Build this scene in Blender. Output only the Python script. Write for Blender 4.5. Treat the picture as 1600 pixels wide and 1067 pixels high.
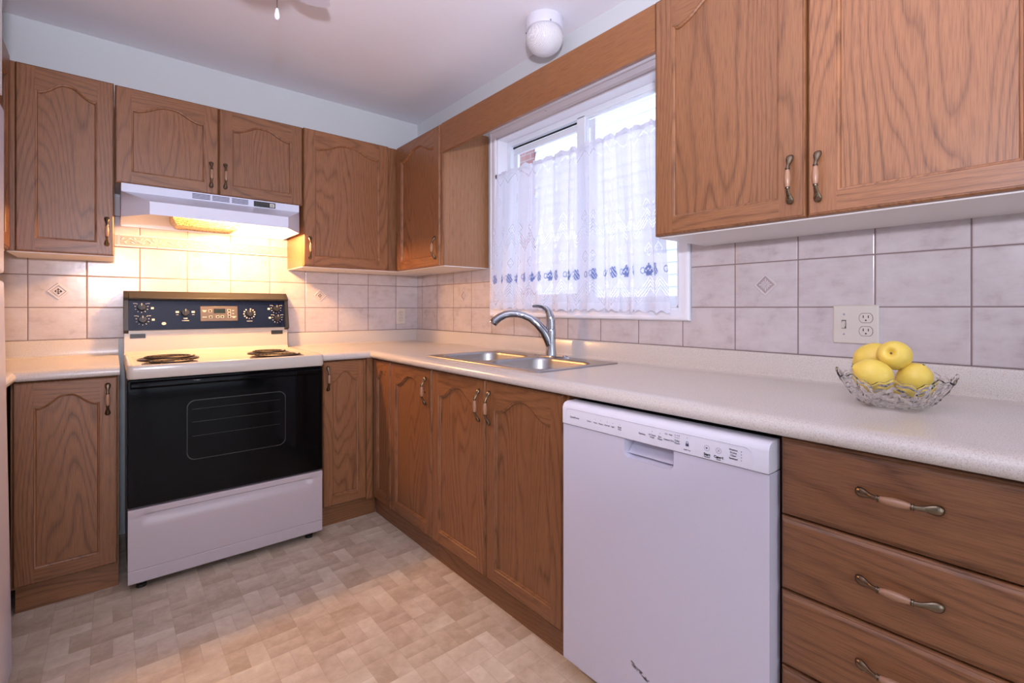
import bpy, bmesh, math, random
from mathutils import Vector, Matrix
for o in list(bpy.data.objects): bpy.data.objects.remove(o)
random.seed(7)
C = bpy.context.scene.collection
S = bpy.context.scene
PI = math.pi

# ------------------------------------------------------------------ camera, world, lights, exposure
cam_d = bpy.data.cameras.new('camera'); cam = bpy.data.objects.new('camera', cam_d); C.objects.link(cam)
cam.location = (-1.7115, -3.1365, 1.1459); cam.rotation_euler = (PI/2, 0, -0.6944)
cam_d.sensor_width = 36; cam_d.lens = 750.6272/1600*36; cam_d.shift_y = -(533.5-481.81)/1600
cam_d.clip_start = 0.02
S.camera = cam
S.view_settings.view_transform = 'Standard'; S.view_settings.look = 'None'
S.view_settings.exposure = 0.0; S.view_settings.gamma = 1.0; S.view_settings.use_curve_mapping = False

w = bpy.data.worlds.new('sky'); S.world = w; w.use_nodes = True
bg = w.node_tree.nodes['Background']; bg.inputs[0].default_value = (0.78, 0.86, 1.0, 1); bg.inputs[1].default_value = 2.7

def lamp(name, kind, loc, energy, col, rot=(0, 0, 0), **kw):
    d = bpy.data.lights.new(name, kind); d.energy = energy; d.color = col
    for k, v in kw.items(): setattr(d, k, v)
    o = bpy.data.objects.new(name, d); C.objects.link(o); o.location = loc; o.rotation_euler = rot
    return o
# added cool fill light behind the camera, in front of an assumed patio door
lamp('rear_fill', 'AREA', (-1.4, -5.9, 1.35), 5, (0.80, 0.85, 1.0), (PI/2, 0, 0), shape='RECTANGLE', size=2.3, size_y=2.1)
# the photographer's flash, just above the camera
lamp('camera_flash', 'AREA', (-1.74, -3.2, 1.46), 50, (0.86, 0.84, 0.99), (math.radians(145), 0, -0.45), shape='DISK', size=0.10)
# the bulb of the range hood
lamp('hood_bulb', 'POINT', (-1.21, -0.335, 1.592), 38, (1.0, 0.51, 0.17), shadow_soft_size=0.035)

# ------------------------------------------------------------------ mesh helpers
class MB:
    def __init__(s): s.v = []; s.f = []; s.m = []
    def add(s, vs, fs, mi=0):
        n = len(s.v); s.v += [tuple(p) for p in vs]
        for f in fs: s.f.append(tuple(i+n for i in f)); s.m.append(mi)
        return s
    def box(s, a, b, mi=0):
        x0, x1 = sorted((a[0], b[0])); y0, y1 = sorted((a[1], b[1])); z0, z1 = sorted((a[2], b[2]))
        return s.add([(x0,y0,z0),(x1,y0,z0),(x1,y1,z0),(x0,y1,z0),(x0,y0,z1),(x1,y0,z1),(x1,y1,z1),(x0,y1,z1)],
              [(0,3,2,1),(4,5,6,7),(0,1,5,4),(1,2,6,5),(2,3,7,6),(3,0,4,7)], mi)
    def prism(s, loop, off, mi=0):
        """loop of 3d points, extruded by vector off"""
        n = len(loop); o = Vector(off)
        vs = [tuple(p) for p in loop]+[tuple(Vector(p)+o) for p in loop]
        fs = [tuple(range(n))[::-1], tuple(range(n, 2*n))]+[(i, (i+1) % n, n+(i+1) % n, n+i) for i in range(n)]
        return s.add(vs, fs, mi)
    def rings(s, rings, mi=0, cap0=True, cap1=True, closed=True):
        n = len(rings[0]); vs = [p for r in rings for p in r]; fs = []
        for k in range(len(rings)-1):
            for i in range(n if closed else n-1):
                j = (i+1) % n
                fs.append((k*n+i, k*n+j, (k+1)*n+j, (k+1)*n+i))
        if cap0: fs.append(tuple(range(n))[::-1])
        if cap1: fs.append(tuple(range((len(rings)-1)*n, len(rings)*n)))
        return s.add(vs, fs, mi)
    def lathe(s, c, prof, n=32, mi=0, axis='z', cap0=True, cap1=True):
        rs = []
        for r, h in prof:
            ring = []
            for i in range(n):
                a = 2*PI*i/n; u, v = r*math.cos(a), r*math.sin(a)
                ring.append({'z': (c[0]+u, c[1]+v, c[2]+h), 'y': (c[0]+u, c[1]+h, c[2]+v), 'x': (c[0]+h, c[1]+u, c[2]+v)}[axis])
            rs.append(ring)
        return s.rings(rs, mi, cap0, cap1)
    def tube(s, pts, rad, n=10, mi=0, flat=None):
        """sweep a round (or flattened) section along pts; rad number or list"""
        pts = [Vector(p) for p in pts]; rs = []
        up = None
        for i, p in enumerate(pts):
            t = (pts[min(i+1, len(pts)-1)]-pts[max(i-1, 0)]).normalized()
            if up is None:
                up = Vector((0, 0, 1)) if abs(t.z) < .9 else Vector((1, 0, 0))
            a = t.cross(up).normalized(); b = a.cross(t).normalized(); up = b
            r = rad[i] if isinstance(rad, (list, tuple)) else rad
            ra, rb = r if isinstance(r, tuple) else (r, r)
            rs.append([tuple(p+a*ra*math.cos(2*PI*k/n)+b*rb*math.sin(2*PI*k/n)) for k in range(n)])
        return s.rings(rs, mi)

WL = {}
def obj(name, mb, mats, parent=None, smooth=30, bevel=0, seg=2, loc=None, label=None):
    me = bpy.data.meshes.new(name)
    o = bpy.data.objects.new(name, me); C.objects.link(o)
    L = WL.get(parent.name, Vector((0, 0, 0))) if parent else Vector(loc or (0, 0, 0))
    me.from_pydata([tuple(Vector(p)-L) for p in mb.v], [], mb.f)
    if not isinstance(mats, (list, tuple)): mats = [mats]
    for m in mats: me.materials.append(m)
    for p, mi in zip(me.polygons, mb.m): p.material_index = mi
    bm = bmesh.new(); bm.from_mesh(me); bmesh.ops.recalc_face_normals(bm, faces=bm.faces); bm.to_mesh(me); bm.free()
    if smooth:
        for p in me.polygons: p.use_smooth = True
        me.set_sharp_from_angle(angle=math.radians(smooth))
    if parent: o.parent = parent
    else: o.location = L
    WL[o.name] = L
    if bevel:
        b = o.modifiers.new('bevel', 'BEVEL'); b.width = bevel; b.segments = seg; b.limit_method = 'ANGLE'; b.angle_limit = math.radians(40)
        b.harden_normals = False
    if label: o['label'] = label
    return o
def thing(name, label, cat, loc, group=None):
    o = bpy.data.objects.new(name, None); C.objects.link(o); o.location = loc; WL[o.name] = Vector(loc)
    o.empty_display_size = .05
    o['label'] = label; o['category'] = cat
    if group: o['group'] = group
    return o
def tag(o, label, cat, group=None):
    o['label'] = label; o['category'] = cat
    if group: o['group'] = group
    return o
def struct(name, mb, m, parent=None, **k):
    o = obj(name, mb, m, parent, **k)
    if not parent: o['kind'] = 'structure'
    return o

# ------------------------------------------------------------------ materials
class NT:
    def __init__(s, name):
        s.m = bpy.data.materials.new(name); s.m.use_nodes = True; s.t = s.m.node_tree; s.n = s.t.nodes
        s.b = s.n['Principled BSDF']; s.out = s.n['Material Output']
    def node(s, typ, **kw):
        x = s.n.new(typ)
        for k, v in kw.items(): setattr(x, k, v)
        return x
    def link(s, a, b): s.t.links.new(a, b)
    def val(s, sock, v):
        if isinstance(v, (int, float, tuple)): sock.default_value = v
        else: s.link(v, sock)
    def math(s, op, a, b=0.0, c=None, clamp=False):
        x = s.node('ShaderNodeMath', operation=op); x.use_clamp = clamp
        s.val(x.inputs[0], a); s.val(x.inputs[1], b)
        if c is not None: s.val(x.inputs[2], c)
        return x.outputs[0]
    def ramp(s, fac, stops):
        r = s.node('ShaderNodeValToRGB'); s.val(r.inputs[0], fac)
        e = r.color_ramp.elements
        while len(e) < len(stops): e.new(0.5)
        for q, (p, c) in zip(e, stops): q.position = p; q.color = (*c, 1) if len(c) == 3 else c
        return r.outputs[0]
    def mix(s, f, a, b, typ='MIX'):
        x = s.node('ShaderNodeMix', data_type='RGBA', blend_type=typ)
        s.val(x.inputs[0], f)
        for i, v in ((6, a), (7, b)):
            if isinstance(v, tuple): x.inputs[i].default_value = (*v, 1) if len(v) == 3 else v
            else: s.link(v, x.inputs[i])
        return x.outputs[2]
    def noise(s, vec, scale, detail=3, rough=.55, dist=0.0):
        x = s.node('ShaderNodeTexNoise'); s.link(vec, x.inputs['Vector'])
        x.inputs['Scale'].default_value = scale; x.inputs['Detail'].default_value = detail
        x.inputs['Roughness'].default_value = rough; x.inputs['Distortion'].default_value = dist
        return x.outputs[0]
    def xyz(s, x, y, z):
        c = s.node('ShaderNodeCombineXYZ'); s.val(c.inputs[0], x); s.val(c.inputs[1], y); s.val(c.inputs[2], z); return c.outputs[0]
    def bump(s, h, strength=.2, dist=.002):
        b = s.node('ShaderNodeBump'); s.link(h, b.inputs['Height']); b.inputs['Strength'].default_value = strength
        b.inputs['Distance'].default_value = dist; s.link(b.outputs[0], s.b.inputs['Normal'])
    def pos(s, kind='Object'):
        t = s.node('ShaderNodeTexCoord'); sp = s.node('ShaderNodeSeparateXYZ'); s.link(t.outputs[kind], sp.inputs[0])
        return t.outputs[kind], sp.outputs[0], sp.outputs[1], sp.outputs[2]

def plain(name, col, rough=.5, metal=0.0, bump=None, emit=None, **kw):
    t = NT(name); b = t.b
    b.inputs['Base Color'].default_value = (*col, 1); b.inputs['Roughness'].default_value = rough; b.inputs['Metallic'].default_value = metal
    vec = t.pos()[0]
    n = t.noise(vec, 60, 2)
    t.link(t.math('MULTIPLY_ADD', n, .08*rough, rough-.04*rough), b.inputs['Roughness'])
    if bump:
        t.bump(t.noise(vec, bump[0], 3), bump[1], .001)
    if emit: b.inputs['Emission Color'].default_value = (*emit[0], 1); b.inputs['Emission Strength'].default_value = emit[1]
    for k, v in kw.items(): b.inputs[k.replace('_', ' ')].default_value = v
    return t.m

def oak(name, across=False, seed=0.0, tint=(1, 1, 1), calm=1.0, ringw=.80):
    t = NT(name)
    _, x, y, z = t.pos()
    h = t.math('ADD', x, y)
    u, v = (z, h) if across else (h, z)
    oi = t.node('ShaderNodeObjectInfo'); r = t.math('MULTIPLY_ADD', oi.outputs['Random'], 17.0, seed)
    u = t.math('ADD', u, r); v = t.math('ADD', v, t.math('MULTIPLY', r, 1.7))
    low = t.noise(t.xyz(t.math('MULTIPLY', u, 3.6), t.math('MULTIPLY', v, .55), 0.0), 1.0, 2, .4)
    jit = t.noise(t.xyz(t.math('MULTIPLY', u, 22), t.math('MULTIPLY', v, 2.2), 3.0), 1.0, 2, .5)
    ph = t.math('ADD', t.math('MULTIPLY', low, 26.0*calm), t.math('MULTIPLY', u, 34.0))
    ph = t.math('ADD', ph, t.math('MULTIPLY', jit, 1.1))
    fr = t.math('FRACT', ph)
    ring = t.ramp(fr, [(0, (1, 1, 1)), (.10, (.40, .40, .40)), (.34, (.0, .0, .0)), (.78, (.18, .18, .18)), (1, (1, 1, 1))])
    fib = t.noise(t.xyz(t.math('MULTIPLY', u, 520), t.math('MULTIPLY', v, 14), 1.0), 1.0, 2, .6)
    fib = t.ramp(fib, [(.36, (1, 1, 1)), (.56, (0, 0, 0))])
    broad = t.noise(t.xyz(t.math('MULTIPLY', u, 9), t.math('MULTIPLY', v, 1.2), 5.0), 1.0, 3, .5)
    base = t.mix(broad, tuple(a*b for a, b in zip((.250, .100, .038), tint)), tuple(a*b for a, b in zip((.322, .138, .055), tint)))
    f = t.math('MULTIPLY_ADD', t.math('MULTIPLY', ring, t.math('MULTIPLY_ADD', broad, 1.3, -.1, True)), ringw, t.math('MULTIPLY', fib, .40), clamp=True)
    rv = t.math('MULTIPLY_ADD', oi.outputs['Random'], .18, .91)
    col = t.mix(f, base, tuple(a*b for a, b in zip((.088, .029, .009), tint)))
    hsv = t.node('ShaderNodeHueSaturation'); t.link(col, hsv.inputs['Color']); t.link(rv, hsv.inputs['Value'])
    t.link(hsv.outputs[0], t.b.inputs['Base Color'])
    t.b.inputs['Roughness'].default_value = .42; t.b.inputs['Coat Weight'].default_value = .12; t.b.inputs['Coat Roughness'].default_value = .25
    t.bump(t.math('SUBTRACT', 1.0, f), .18, .0008)
    return t.m
M = {}
M['oak_v'] = oak('oak_upright', seed=.0); M['oak_h'] = oak('oak_level', True, seed=3.1)
M['oak_p'] = oak('oak_panel', seed=6.3, calm=1.15); M['oak_drawer'] = oak('oak_drawer', True, seed=1.3, calm=.75, tint=(.88, .86, .84))
M['oak_side'] = oak('oak_side', seed=9.0, calm=.3, ringw=.3, tint=(1.15, 1.3, 1.45))
M['valance'] = oak('oak_valance', True, seed=4.4, calm=.15, ringw=.12, tint=(.95, .88, .72))
M['melamine'] = plain('white_melamine', (.74, .70, .68), .4)
M['dark'] = plain('dark_gap', (.012, .010, .010), .8)
M['brass'] = plain('antique_brass', (.19, .145, .10), .27, 1.0, (300, .15))
M['handle_wood'] = plain('handle_wood', (.34, .18, .105), .3, 0, (200, .2))
M['chrome'] = plain('chrome', (.46, .48, .53), .06, 1.0)
M['white_enamel'] = plain('white_enamel', (.62, .60, .71), .26, 0)
M['almond_enamel'] = plain('almond_enamel', (.56, .50, .44), .17, 0)
M['stove_enamel'] = plain('stove_enamel', (.50, .43, .45), .2)
M['hood_enamel'] = plain('hood_enamel', (.70, .72, .84), .3, 0)
M['black_gloss'] = plain('black_gloss', (.0025, .0025, .003), .06, Specular_IOR_Level=.12)
M['black_satin'] = plain('black_satin', (.02, .019, .019), .35)
M['navy'] = plain('control_navy', (.005, .010, .034), .22, Specular_IOR_Level=.3)
M['coil'] = plain('burner_coil', (.035, .026, .024), .45, .3)
M['pan'] = plain('drip_pan', (.07, .05, .04), .3, .8)
M['plastic_white'] = plain('plastic_white', (.72, .71, .79), .35)
M['plate'] = plain('almond_plate', (.62, .57, .51), .35)
M['ink'] = plain('grey_ink', (.07, .06, .12), .6)
M['silk'] = plain('white_print', (.75, .70, .62), .6)
M['vinyl'] = plain('window_vinyl', (.80, .86, .93), .3)
M['casing'] = plain('casing_paint', (.82, .82, .88), .35)
M['rod'] = plain('rod_metal', (.35, .36, .45), .35, .6)
M['snow'] = plain('snow', (.75, .78, .86), .9)
M['display'] = plain('display_glass', (.01, .018, .015), .1)
M['bronze_panel'] = plain('bronze_panel', (.13, .105, .09), .38, .5)

def steel():
    t = NT('brushed_steel'); vec, x, y, z = t.pos()
    n = t.noise(t.xyz(t.math('MULTIPLY', x, 20), t.math('MULTIPLY', y, 500), t.math('MULTIPLY', z, 20)), 1, 2)
    t.b.inputs['Base Color'].default_value = (.40, .385, .38, 1); t.b.inputs['Metallic'].default_value = 1
    t.link(t.math('MULTIPLY_ADD', n, .12, .30), t.b.inputs['Roughness']); t.bump(n, .05, .0005); return t.m
M['steel'] = steel()

def wallpaint(name, a, scale=180, s=.15):
    t = NT(name); vec = t.pos()[0]
    n = t.noise(vec, 3, 3); c = t.mix(n, tuple(q*.96 for q in a), a)
    t.link(c, t.b.inputs['Base Color']); t.b.inputs['Roughness'].default_value = .75
    t.bump(t.noise(vec, scale, 4), s, .002); return t.m
M['wall'] = wallpaint('wall_paint', (.68, .71, .72)); M['ceiling'] = wallpaint('ceiling_paint', (.88, .86, .92), 120, .25)

def laminate():
    t = NT('speckled_laminate'); vec = t.pos()[0]
    a = t.ramp(t.noise(vec, 420, 3, .7), [(.34, (.34, .28, .25)), (.47, (.58, .52, .475)), (.62, (.63, .58, .53)), (.75, (.70, .67, .64))])
    c = t.mix(t.noise(vec, 6, 3), a, (.60, .55, .51)); t.link(t.mix(.55, a, c), t.b.inputs['Base Color'])
    t.b.inputs['Roughness'].default_value = .22; t.bump(t.noise(vec, 300, 2), .02, .0005); return t.m
M['laminate'] = laminate()

def tile(name, axis, off):
    """ceramic wall tiles .2048 x .1535 with grout, u measured from the corner"""
    t = NT(name); vec, x, y, z = t.pos()
    u = x if axis == 'x' else y
    a = t.math('DIVIDE', t.math('ADD', t.math('MULTIPLY', u, -1.0), -off), .2048)
    b = t.math('DIVIDE', t.math('SUBTRACT', z, .9965), .1535)
    def edge(q, size):
        f = t.math('FRACT', q); d = t.math('MINIMUM', f, t.math('SUBTRACT', 1.0, f)); return t.math('MULTIPLY', d, size)
    d = t.math('MINIMUM', edge(a, .2048), edge(b, .1535))
    g = t.math('SMOOTH_MIN', d, 1.0, 0.0)
    mask = t.ramp(t.math('MULTIPLY', d, 100.0), [(.15, (1, 1, 1)), (.22, (0, 0, 0))])
    cell = t.node('ShaderNodeTexWhiteNoise', noise_dimensions='2D'); t.link(t.xyz(t.math('FLOOR', a), t.math('FLOOR', b), 0.0), cell.inputs['Vector'])
    sh = t.node('ShaderNodeVectorMath', operation='MULTIPLY_ADD'); t.link(cell.outputs['Color'], sh.inputs[0]); sh.inputs[1].default_value = (3, 3, 3); t.link(vec, sh.inputs[2])
    mo = t.noise(sh.outputs[0], 13, 5, .62)
    st = t.noise(t.xyz(t.math('MULTIPLY', x, 12), t.math('MULTIPLY', y, 12), t.math('MULTIPLY', z, 40)), 1.0, 4, .6)
    m2 = t.math('MULTIPLY_ADD', mo, .65, t.math('MULTIPLY', st, .35))
    col = t.ramp(m2, [(.34, (.45, .38, .385)), (.46, (.535, .475, .48)), (.60, (.58, .525, .53))])
    col = t.mix(mask, col, (.22, .155, .15)); t.link(col, t.b.inputs['Base Color'])
    t.link(t.math('MULTIPLY_ADD', mask, .5, .2), t.b.inputs['Roughness'])
    hgt = t.ramp(t.math('MULTIPLY', d, 100.0), [(.10, (0, 0, 0)), (.45, (1, 1, 1))])
    hh = t.math('MULTIPLY_ADD', t.noise(vec, 45, 3), .25, hgt)
    t.bump(hh, .45, .0025); return t.m
M['tile_back'] = tile('wall_tile_back', 'x', .1674); M['tile_right'] = tile('wall_tile_right', 'y', .0746)
M['relief_groove'] = plain('relief_groove', (.42, .34, .34), .5)
M['relief'] = plain('tile_relief', (.60, .54, .55), .25)

def floor_mat():
    t = NT('vinyl_floor'); vec, x, y, z = t.pos()
    at = t.node('ShaderNodeAttribute', attribute_name='brick'); sp = t.node('ShaderNodeSeparateColor'); t.link(at.outputs['Color'], sp.inputs[0])
    rnd, along, edge = sp.outputs
    n = t.noise(vec, 26, 5, .65)
    q = t.math('ADD', t.math('MULTIPLY', rnd, .34), t.math('MULTIPLY', n, .66))
    q = t.math('ADD', q, t.math('MULTIPLY', t.math('SUBTRACT', along, .5), .24))
    col = t.ramp(q, [(.28, (.50, .38, .27)), (.50, (.64, .52, .40)), (.66, (.71, .60, .47)), (.82, (.80, .71, .58))])
    col = t.mix(t.math('MULTIPLY', edge, .55), col, (.46, .36, .27)); t.link(col, t.b.inputs['Base Color'])
    t.b.inputs['Roughness'].default_value = .33
    t.bump(t.math('ADD', t.math('MULTIPLY', edge, -1.0), t.math('MULTIPLY', n, .5)), .35, .001); return t.m
M['floor'] = floor_mat()

# ------------------------------------------------------------------ room shell
H = 2.487; XL = -2.61; YF = -6.0
def make_floor():
    c = .1135; mb = MB(); cols = []
    x0, y0 = XL-.1, YF-.1; nx = int((.05-x0)/c)+2; ny = int((.05-y0)/c)+2
    ox, oy = -0.9715-40*c, -1.5394-60*c
    xs0 = int((x0-ox)/c); ys0 = int((y0-oy)/c)
    e = .0016
    for i in range(xs0, xs0+nx):
        for j in range(ys0, ys0+ny):
            X, Y = ox+i*c, oy+j*c
            if (i+j) % 2: br = [(X, Y, X+c/2, Y+c), (X+c/2, Y, X+c, Y+c)]
            else: br = [(X, Y, X+c, Y+c/2), (X, Y+c/2, X+c, Y+c)]
            for a in br:
                r = random.random(); al = 0
                o4 = [(a[0], a[1]), (a[2], a[1]), (a[2], a[3]), (a[0], a[3])]
                i4 = [(a[0]+e, a[1]+e), (a[2]-e, a[1]+e), (a[2]-e, a[3]-e), (a[0]+e, a[3]-e)]
                mb.add([(p[0], p[1], 0) for p in o4+i4], [(4, 5, 6, 7), (0, 1, 5, 4), (1, 2, 6, 5), (2, 3, 7, 6), (3, 0, 4, 7)])
                g = [.1, .1, .9, .9] if random.random() < .75 else [.5, .9, .5, .2]
                cols += [(r, g[k % 4], 1 if k < 4 else 0, 1) for k in range(8)]
    # the edge colour must drop sharply: duplicate values per corner is not needed, ring verts are 1, inner 0
    me = bpy.data.meshes.new('floor'); me.from_pydata(mb.v, [], mb.f); me.materials.append(M['floor'])
    ca = me.color_attributes.new('brick', 'FLOAT_COLOR', 'POINT')
    for k, cc in enumerate(cols): ca.data[k].color = cc
    o = bpy.data.objects.new('floor', me); C.objects.link(o); o['kind'] = 'structure'
make_floor()
struct('ceiling', MB().box((XL-.1, YF-.1, H), (.12, .1, H+.08)), M['ceiling'])
struct('wall_back', MB().box((XL-.1, .006, -.05), (.12, .12, H)), M['wall'])
struct('wall_left', MB().box((XL-.1, YF-.1, -.05), (XL, .006, H)), M['wall'])
# right wall with the window opening
WY0, WY1, WZ0, WZ1 = -2.105, -.945, 1.15, 2.125
mb = MB()
mb.box((.006, YF-.1, -.05), (.12, WY0, H)); mb.box((.006, WY1, -.05), (.12, .006, H))
mb.box((.006, WY0, -.05), (.12, WY1, WZ0)); mb.box((.006, WY0, WZ1), (.12, WY1, H))
struct('wall_right', mb, M['wall'])
# unseen front wall of the dining end, its opening added for the fill light
mb = MB(); mb.box((XL, YF-.1, -.05), (-2.6, YF, H)); mb.box((-.2, YF-.1, -.05), (.006, YF, H)); mb.box((-2.6, YF-.1, 2.42), (-.2, YF, H)); mb.box((-2.6, YF-.1, -.05), (-.2, YF, .0))
struct('wall_front', mb, wallpaint('darkened_front_wall', (.30, .30, .32)))  # wall colour darkened so the black oven glass reflects less
# boxed-in wall above the refrigerator
struct('wall_left_bulkhead', MB().box((XL, -1.9, 1.80), (-1.971, -1.0, H)), M['wall'])

# backsplash tile fields (thin ceramic slabs with relief inserts)
T = .006
mb = MB(); mb.box((XL+.002, 0, .992), (0, T, 1.71))
back_t = struct('trim_1', mb, M['tile_back'])
mb = MB(); mb.box((0, -.8935, .992), (T, 0, 1.40)); mb.box((0, -2.16, .992), (T, -.8935, 1.12)); mb.box((0, -3.7, .992), (T, -2.16, 1.40))
right_t = struct('trim_2', mb, M['tile_right'])

def diamond(parent, uc, vc, T3, rosette):
    mb = MB(); h = .041
    def sq(r, d): return [T3(uc+r*a, vc+r*b, d) for a, b in ((1, 0), (0, 1), (-1, 0), (0, -1))]
    mb.rings([sq(h, 0), sq(h-.0025, .0035), sq(h*.72, .0035)], cap0=False, cap1=False); mb.rings([sq(h*.72, .0035), sq(h*.69, .0006), sq(h*.62, .0006)], 1, False, False)
    if not rosette: mb.add(sq(h*.62, .0006), [(0, 1, 2, 3)])
    if rosette:
        mb.add(sq(h*.62, .0006), [(0, 1, 2, 3)], 1)
        for k in range(12):
            a = 2*PI*k/12; L = h*.52/(abs(math.cos(a))+abs(math.sin(a)))
            p = [(L*.25, -.001), (L*.8, -.0028), (L*1.05, 0), (L*.8, .0028), (L*.25, .001)]
            mb.prism([T3(uc+q*math.cos(a)-r*math.sin(a), vc+q*math.sin(a)+r*math.cos(a), .0006) for q, r in p], Vector(T3(0, 0, .002))-Vector(T3(0, 0, 0)))
        mb.prism([T3(uc+.004*math.cos(k), vc+.004*math.sin(k), .0006) for k in range(6)], Vector(T3(0, 0, .003))-Vector(T3(0, 0, 0)))
    else:
        mb.rings([sq(h*.54, .0006), sq(h*.50, .0028), sq(h*.36, .0028)], cap0=False, cap1=False); mb.rings([sq(h*.36, .0028), sq(h*.33, .0006), sq(h*.2, .0006)], 1, False)
        for k in range(4):
            a = PI/4+PI/2*k
            mb.prism([T3(uc+.006*math.cos(a)+.004*math.cos(a+t), vc+.006*math.sin(a)+.004*math.sin(a+t), .0006) for t in (0, 1.57, 3.14, 4.71)], Vector(T3(0, 0, .002))-Vector(T3(0, 0, 0)))
    return obj('diamond_insert', mb, [M['relief'], M['relief_groove']], parent)
TB = lambda u, v, d: (u, -d, v)      # back wall, u=x
TR = lambda u, v, d: (-d, -u, v)     # right wall, u=-y
TL = lambda u, v, d: (XL+d, u, v)    # left wall
for x in (-.6923+.0, -1.9077): diamond(back_t, x, 1.2272, TB, False)
diamond(right_t, .6068, 1.2265, TR, True); diamond(right_t, 2.4321, 1.2265, TR, True)
# listello border with scroll relief behind the range
bx = [-1.684, -1.5302, -1.3745, -1.220, -1.0665, -.9115]
def border(x0, x1):
    mb = MB(); z0, z1 = 1.4595, 1.5215; g = .0018
    x0 += g; x1 -= g
    mb.box((x0, -.003, z0), (x1, .001, z1)); mb.box((x0+.002, -.0032, z0+.0075), (x1-.002, -.003, z1-.0075), 1)
    for za, zb in ((z0+.001, z0+.007), (z1-.007, z1-.001)): mb.box((x0, -.0062, za), (x1, -.003, zb))
    if x1-x0 > .1:
        n = 24; pts = []; cx, cz = (x0+x1)/2, (z0+z1)/2
        for sgn in (-1, 1):
            path = [(cx+sgn*(.006+.066*k/n), -.0045, cz+.009*math.sin(k/n*2*PI*1.05-1.1)) for k in range(n+1)]
            mb.tube(path, [.0012+.0022*math.sin(PI*min(1, k/n+.05)) for k in range(n+1)], 6)
            for lx, lz, a in ((.022, -.009, .6), (.036, .010, 2.4), (.052, -.010, .8), (.062, .010, 2.2), (.014, .010, 1.1)):
                c = (cx+sgn*lx, cz+lz); a2 = a if sgn > 0 else PI-a
                lp = []
                for k in range(10):
                    t = 2*PI*k/10; e, f = .0085*math.cos(t), .0032*math.sin(t)
                    lp.append((c[0]+e*math.cos(a2)-f*math.sin(a2), -.003, c[1]+e*math.sin(a2)+f*math.cos(a2)))
                mb.prism(lp, (0, -.0035, 0))
        for k in range(-2, 3):
            a = PI/2+k*.5
            mb.prism([(cx+r*math.cos(a+d), -.003, cz-.010+r*math.sin(a+d)) for r, d in ((.003, 0), (.012, -.16), (.019, 0), (.012, .16))], (0, -.0035, 0))
    obj('border_tile', mb, [M['relief'], M['relief_groove']], back_t, smooth=40)
border(-1.703, bx[0])
for a, b in zip(bx, bx[1:]): border(a, b)
border(bx[-1], -.89)

# ------------------------------------------------------------------ window
def frame_rect(mb, xa, xb, y0, y1, z0, z1, wd, mi=0):
    mb.box((xa, y0, z0), (xb, y1, z0+wd), mi); mb.box((xa, y0, z1-wd), (xb, y1, z1), mi)
    mb.box((xa, y0, z0+wd), (xb, y0+wd, z1-wd), mi); mb.box((xa, y1-wd, z0+wd), (xb, y1, z1-wd), mi)
win = bpy.data.objects.new('window_1', None); C.objects.link(win); win.location = (0, -1.52, 1.12); WL['window_1'] = Vector((0, -1.52, 1.12)); win['kind'] = 'structure'
mb = MB()
def casing(prof, outer, name):
    """mitred picture-frame moulding around the opening; prof=(inset from outer edge, projection)"""
    y0, y1, z0, z1 = outer
    rs = []
    for (yy, zz, sy, sz) in ((y0, z0, 1, 1), (y1, z0, -1, 1), (y1, z1, -1, -1), (y0, z1, 1, -1)):
        rs.append([(-p, yy+sy*i, zz+sz*i) for i, p in prof])
    rs.append(rs[0]); mb.rings(rs, 0, False, False)
casing([(0, -.002), (0, .010), (.006, .016), (.014, .017), (.018, .013), (.036, .011), (.042, .013), (.050, .009), (.052, -.002)], (-2.157, -.893, 1.098, 2.178), 'c')
obj('casing', mb, M['casing'], win, smooth=25)
mb = MB()  # jamb lining
for a, b in (((-.0, WY0, WZ0), (.12, WY0+.008, WZ1)), ((-.0, WY1-.008, WZ0), (.12, WY1, WZ1)), ((0, WY0, WZ0), (.12, WY1, WZ0+.008)), ((0, WY0, WZ1-.008), (.12, WY1, WZ1))): mb.box(a, b)
obj('jamb', mb, M['casing'], win, bevel=.001)
mb = MB(); frame_rect(mb, .072, .118, WY0+.008, WY1-.008, WZ0+.008, WZ1-.008, .03)
mb.box((.072, -1.553, WZ0+.03), (.088, -1.50, WZ1-.03))
obj('window_frame', mb, M['vinyl'], win, bevel=.002)
mb = MB(); frame_rect(mb, .096, .114, -1.60, WY1-.038, WZ0+.038, WZ1-.050, .034); obj('sash', mb, M['vinyl'], win, bevel=.002)
mb = MB(); mb.box((.089, -1.50, WZ1-.050), (.095, WY1-.04, WZ1-.042)); obj('track', mb, M['dark'], win)
mb = MB(); frame_rect(mb, .080, .094, WY0+.036, -1.553, WZ0+.036, WZ1-.036, .012); obj('sash', mb, M['vinyl'], win, bevel=.002)
t = NT('window_glass'); t.n.remove(t.b)
tr = t.node('ShaderNodeBsdfTransparent'); gl = t.node('ShaderNodeBsdfGlossy'); gl.inputs['Roughness'].default_value = .02; lw = t.node('ShaderNodeLayerWeight'); lw.inputs[0].default_value = .2
mx = t.node('ShaderNodeMixShader'); t.link(t.math('MULTIPLY', lw.outputs[0], .35), mx.inputs[0]); t.link(tr.outputs[0], mx.inputs[1]); t.link(gl.outputs[0], mx.inputs[2]); t.link(mx.outputs[0], t.out.inputs[0])
M['glass'] = t.m
obj('pane', MB().box((.103, -1.57, WZ0+.07), (.107, WY1-.07, WZ1-.08)), M['glass'], win)
obj('pane', MB().box((.085, WY0+.046, WZ0+.046), (.089, -1.563, WZ1-.046)), M['glass'], win)
# nail left in the head casing
obj('nail', MB().lathe((-.024, -1.37, 2.150), [(.0012, 0), (.0012, .012)], 8, axis='x'), M['rod'], win)

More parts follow.
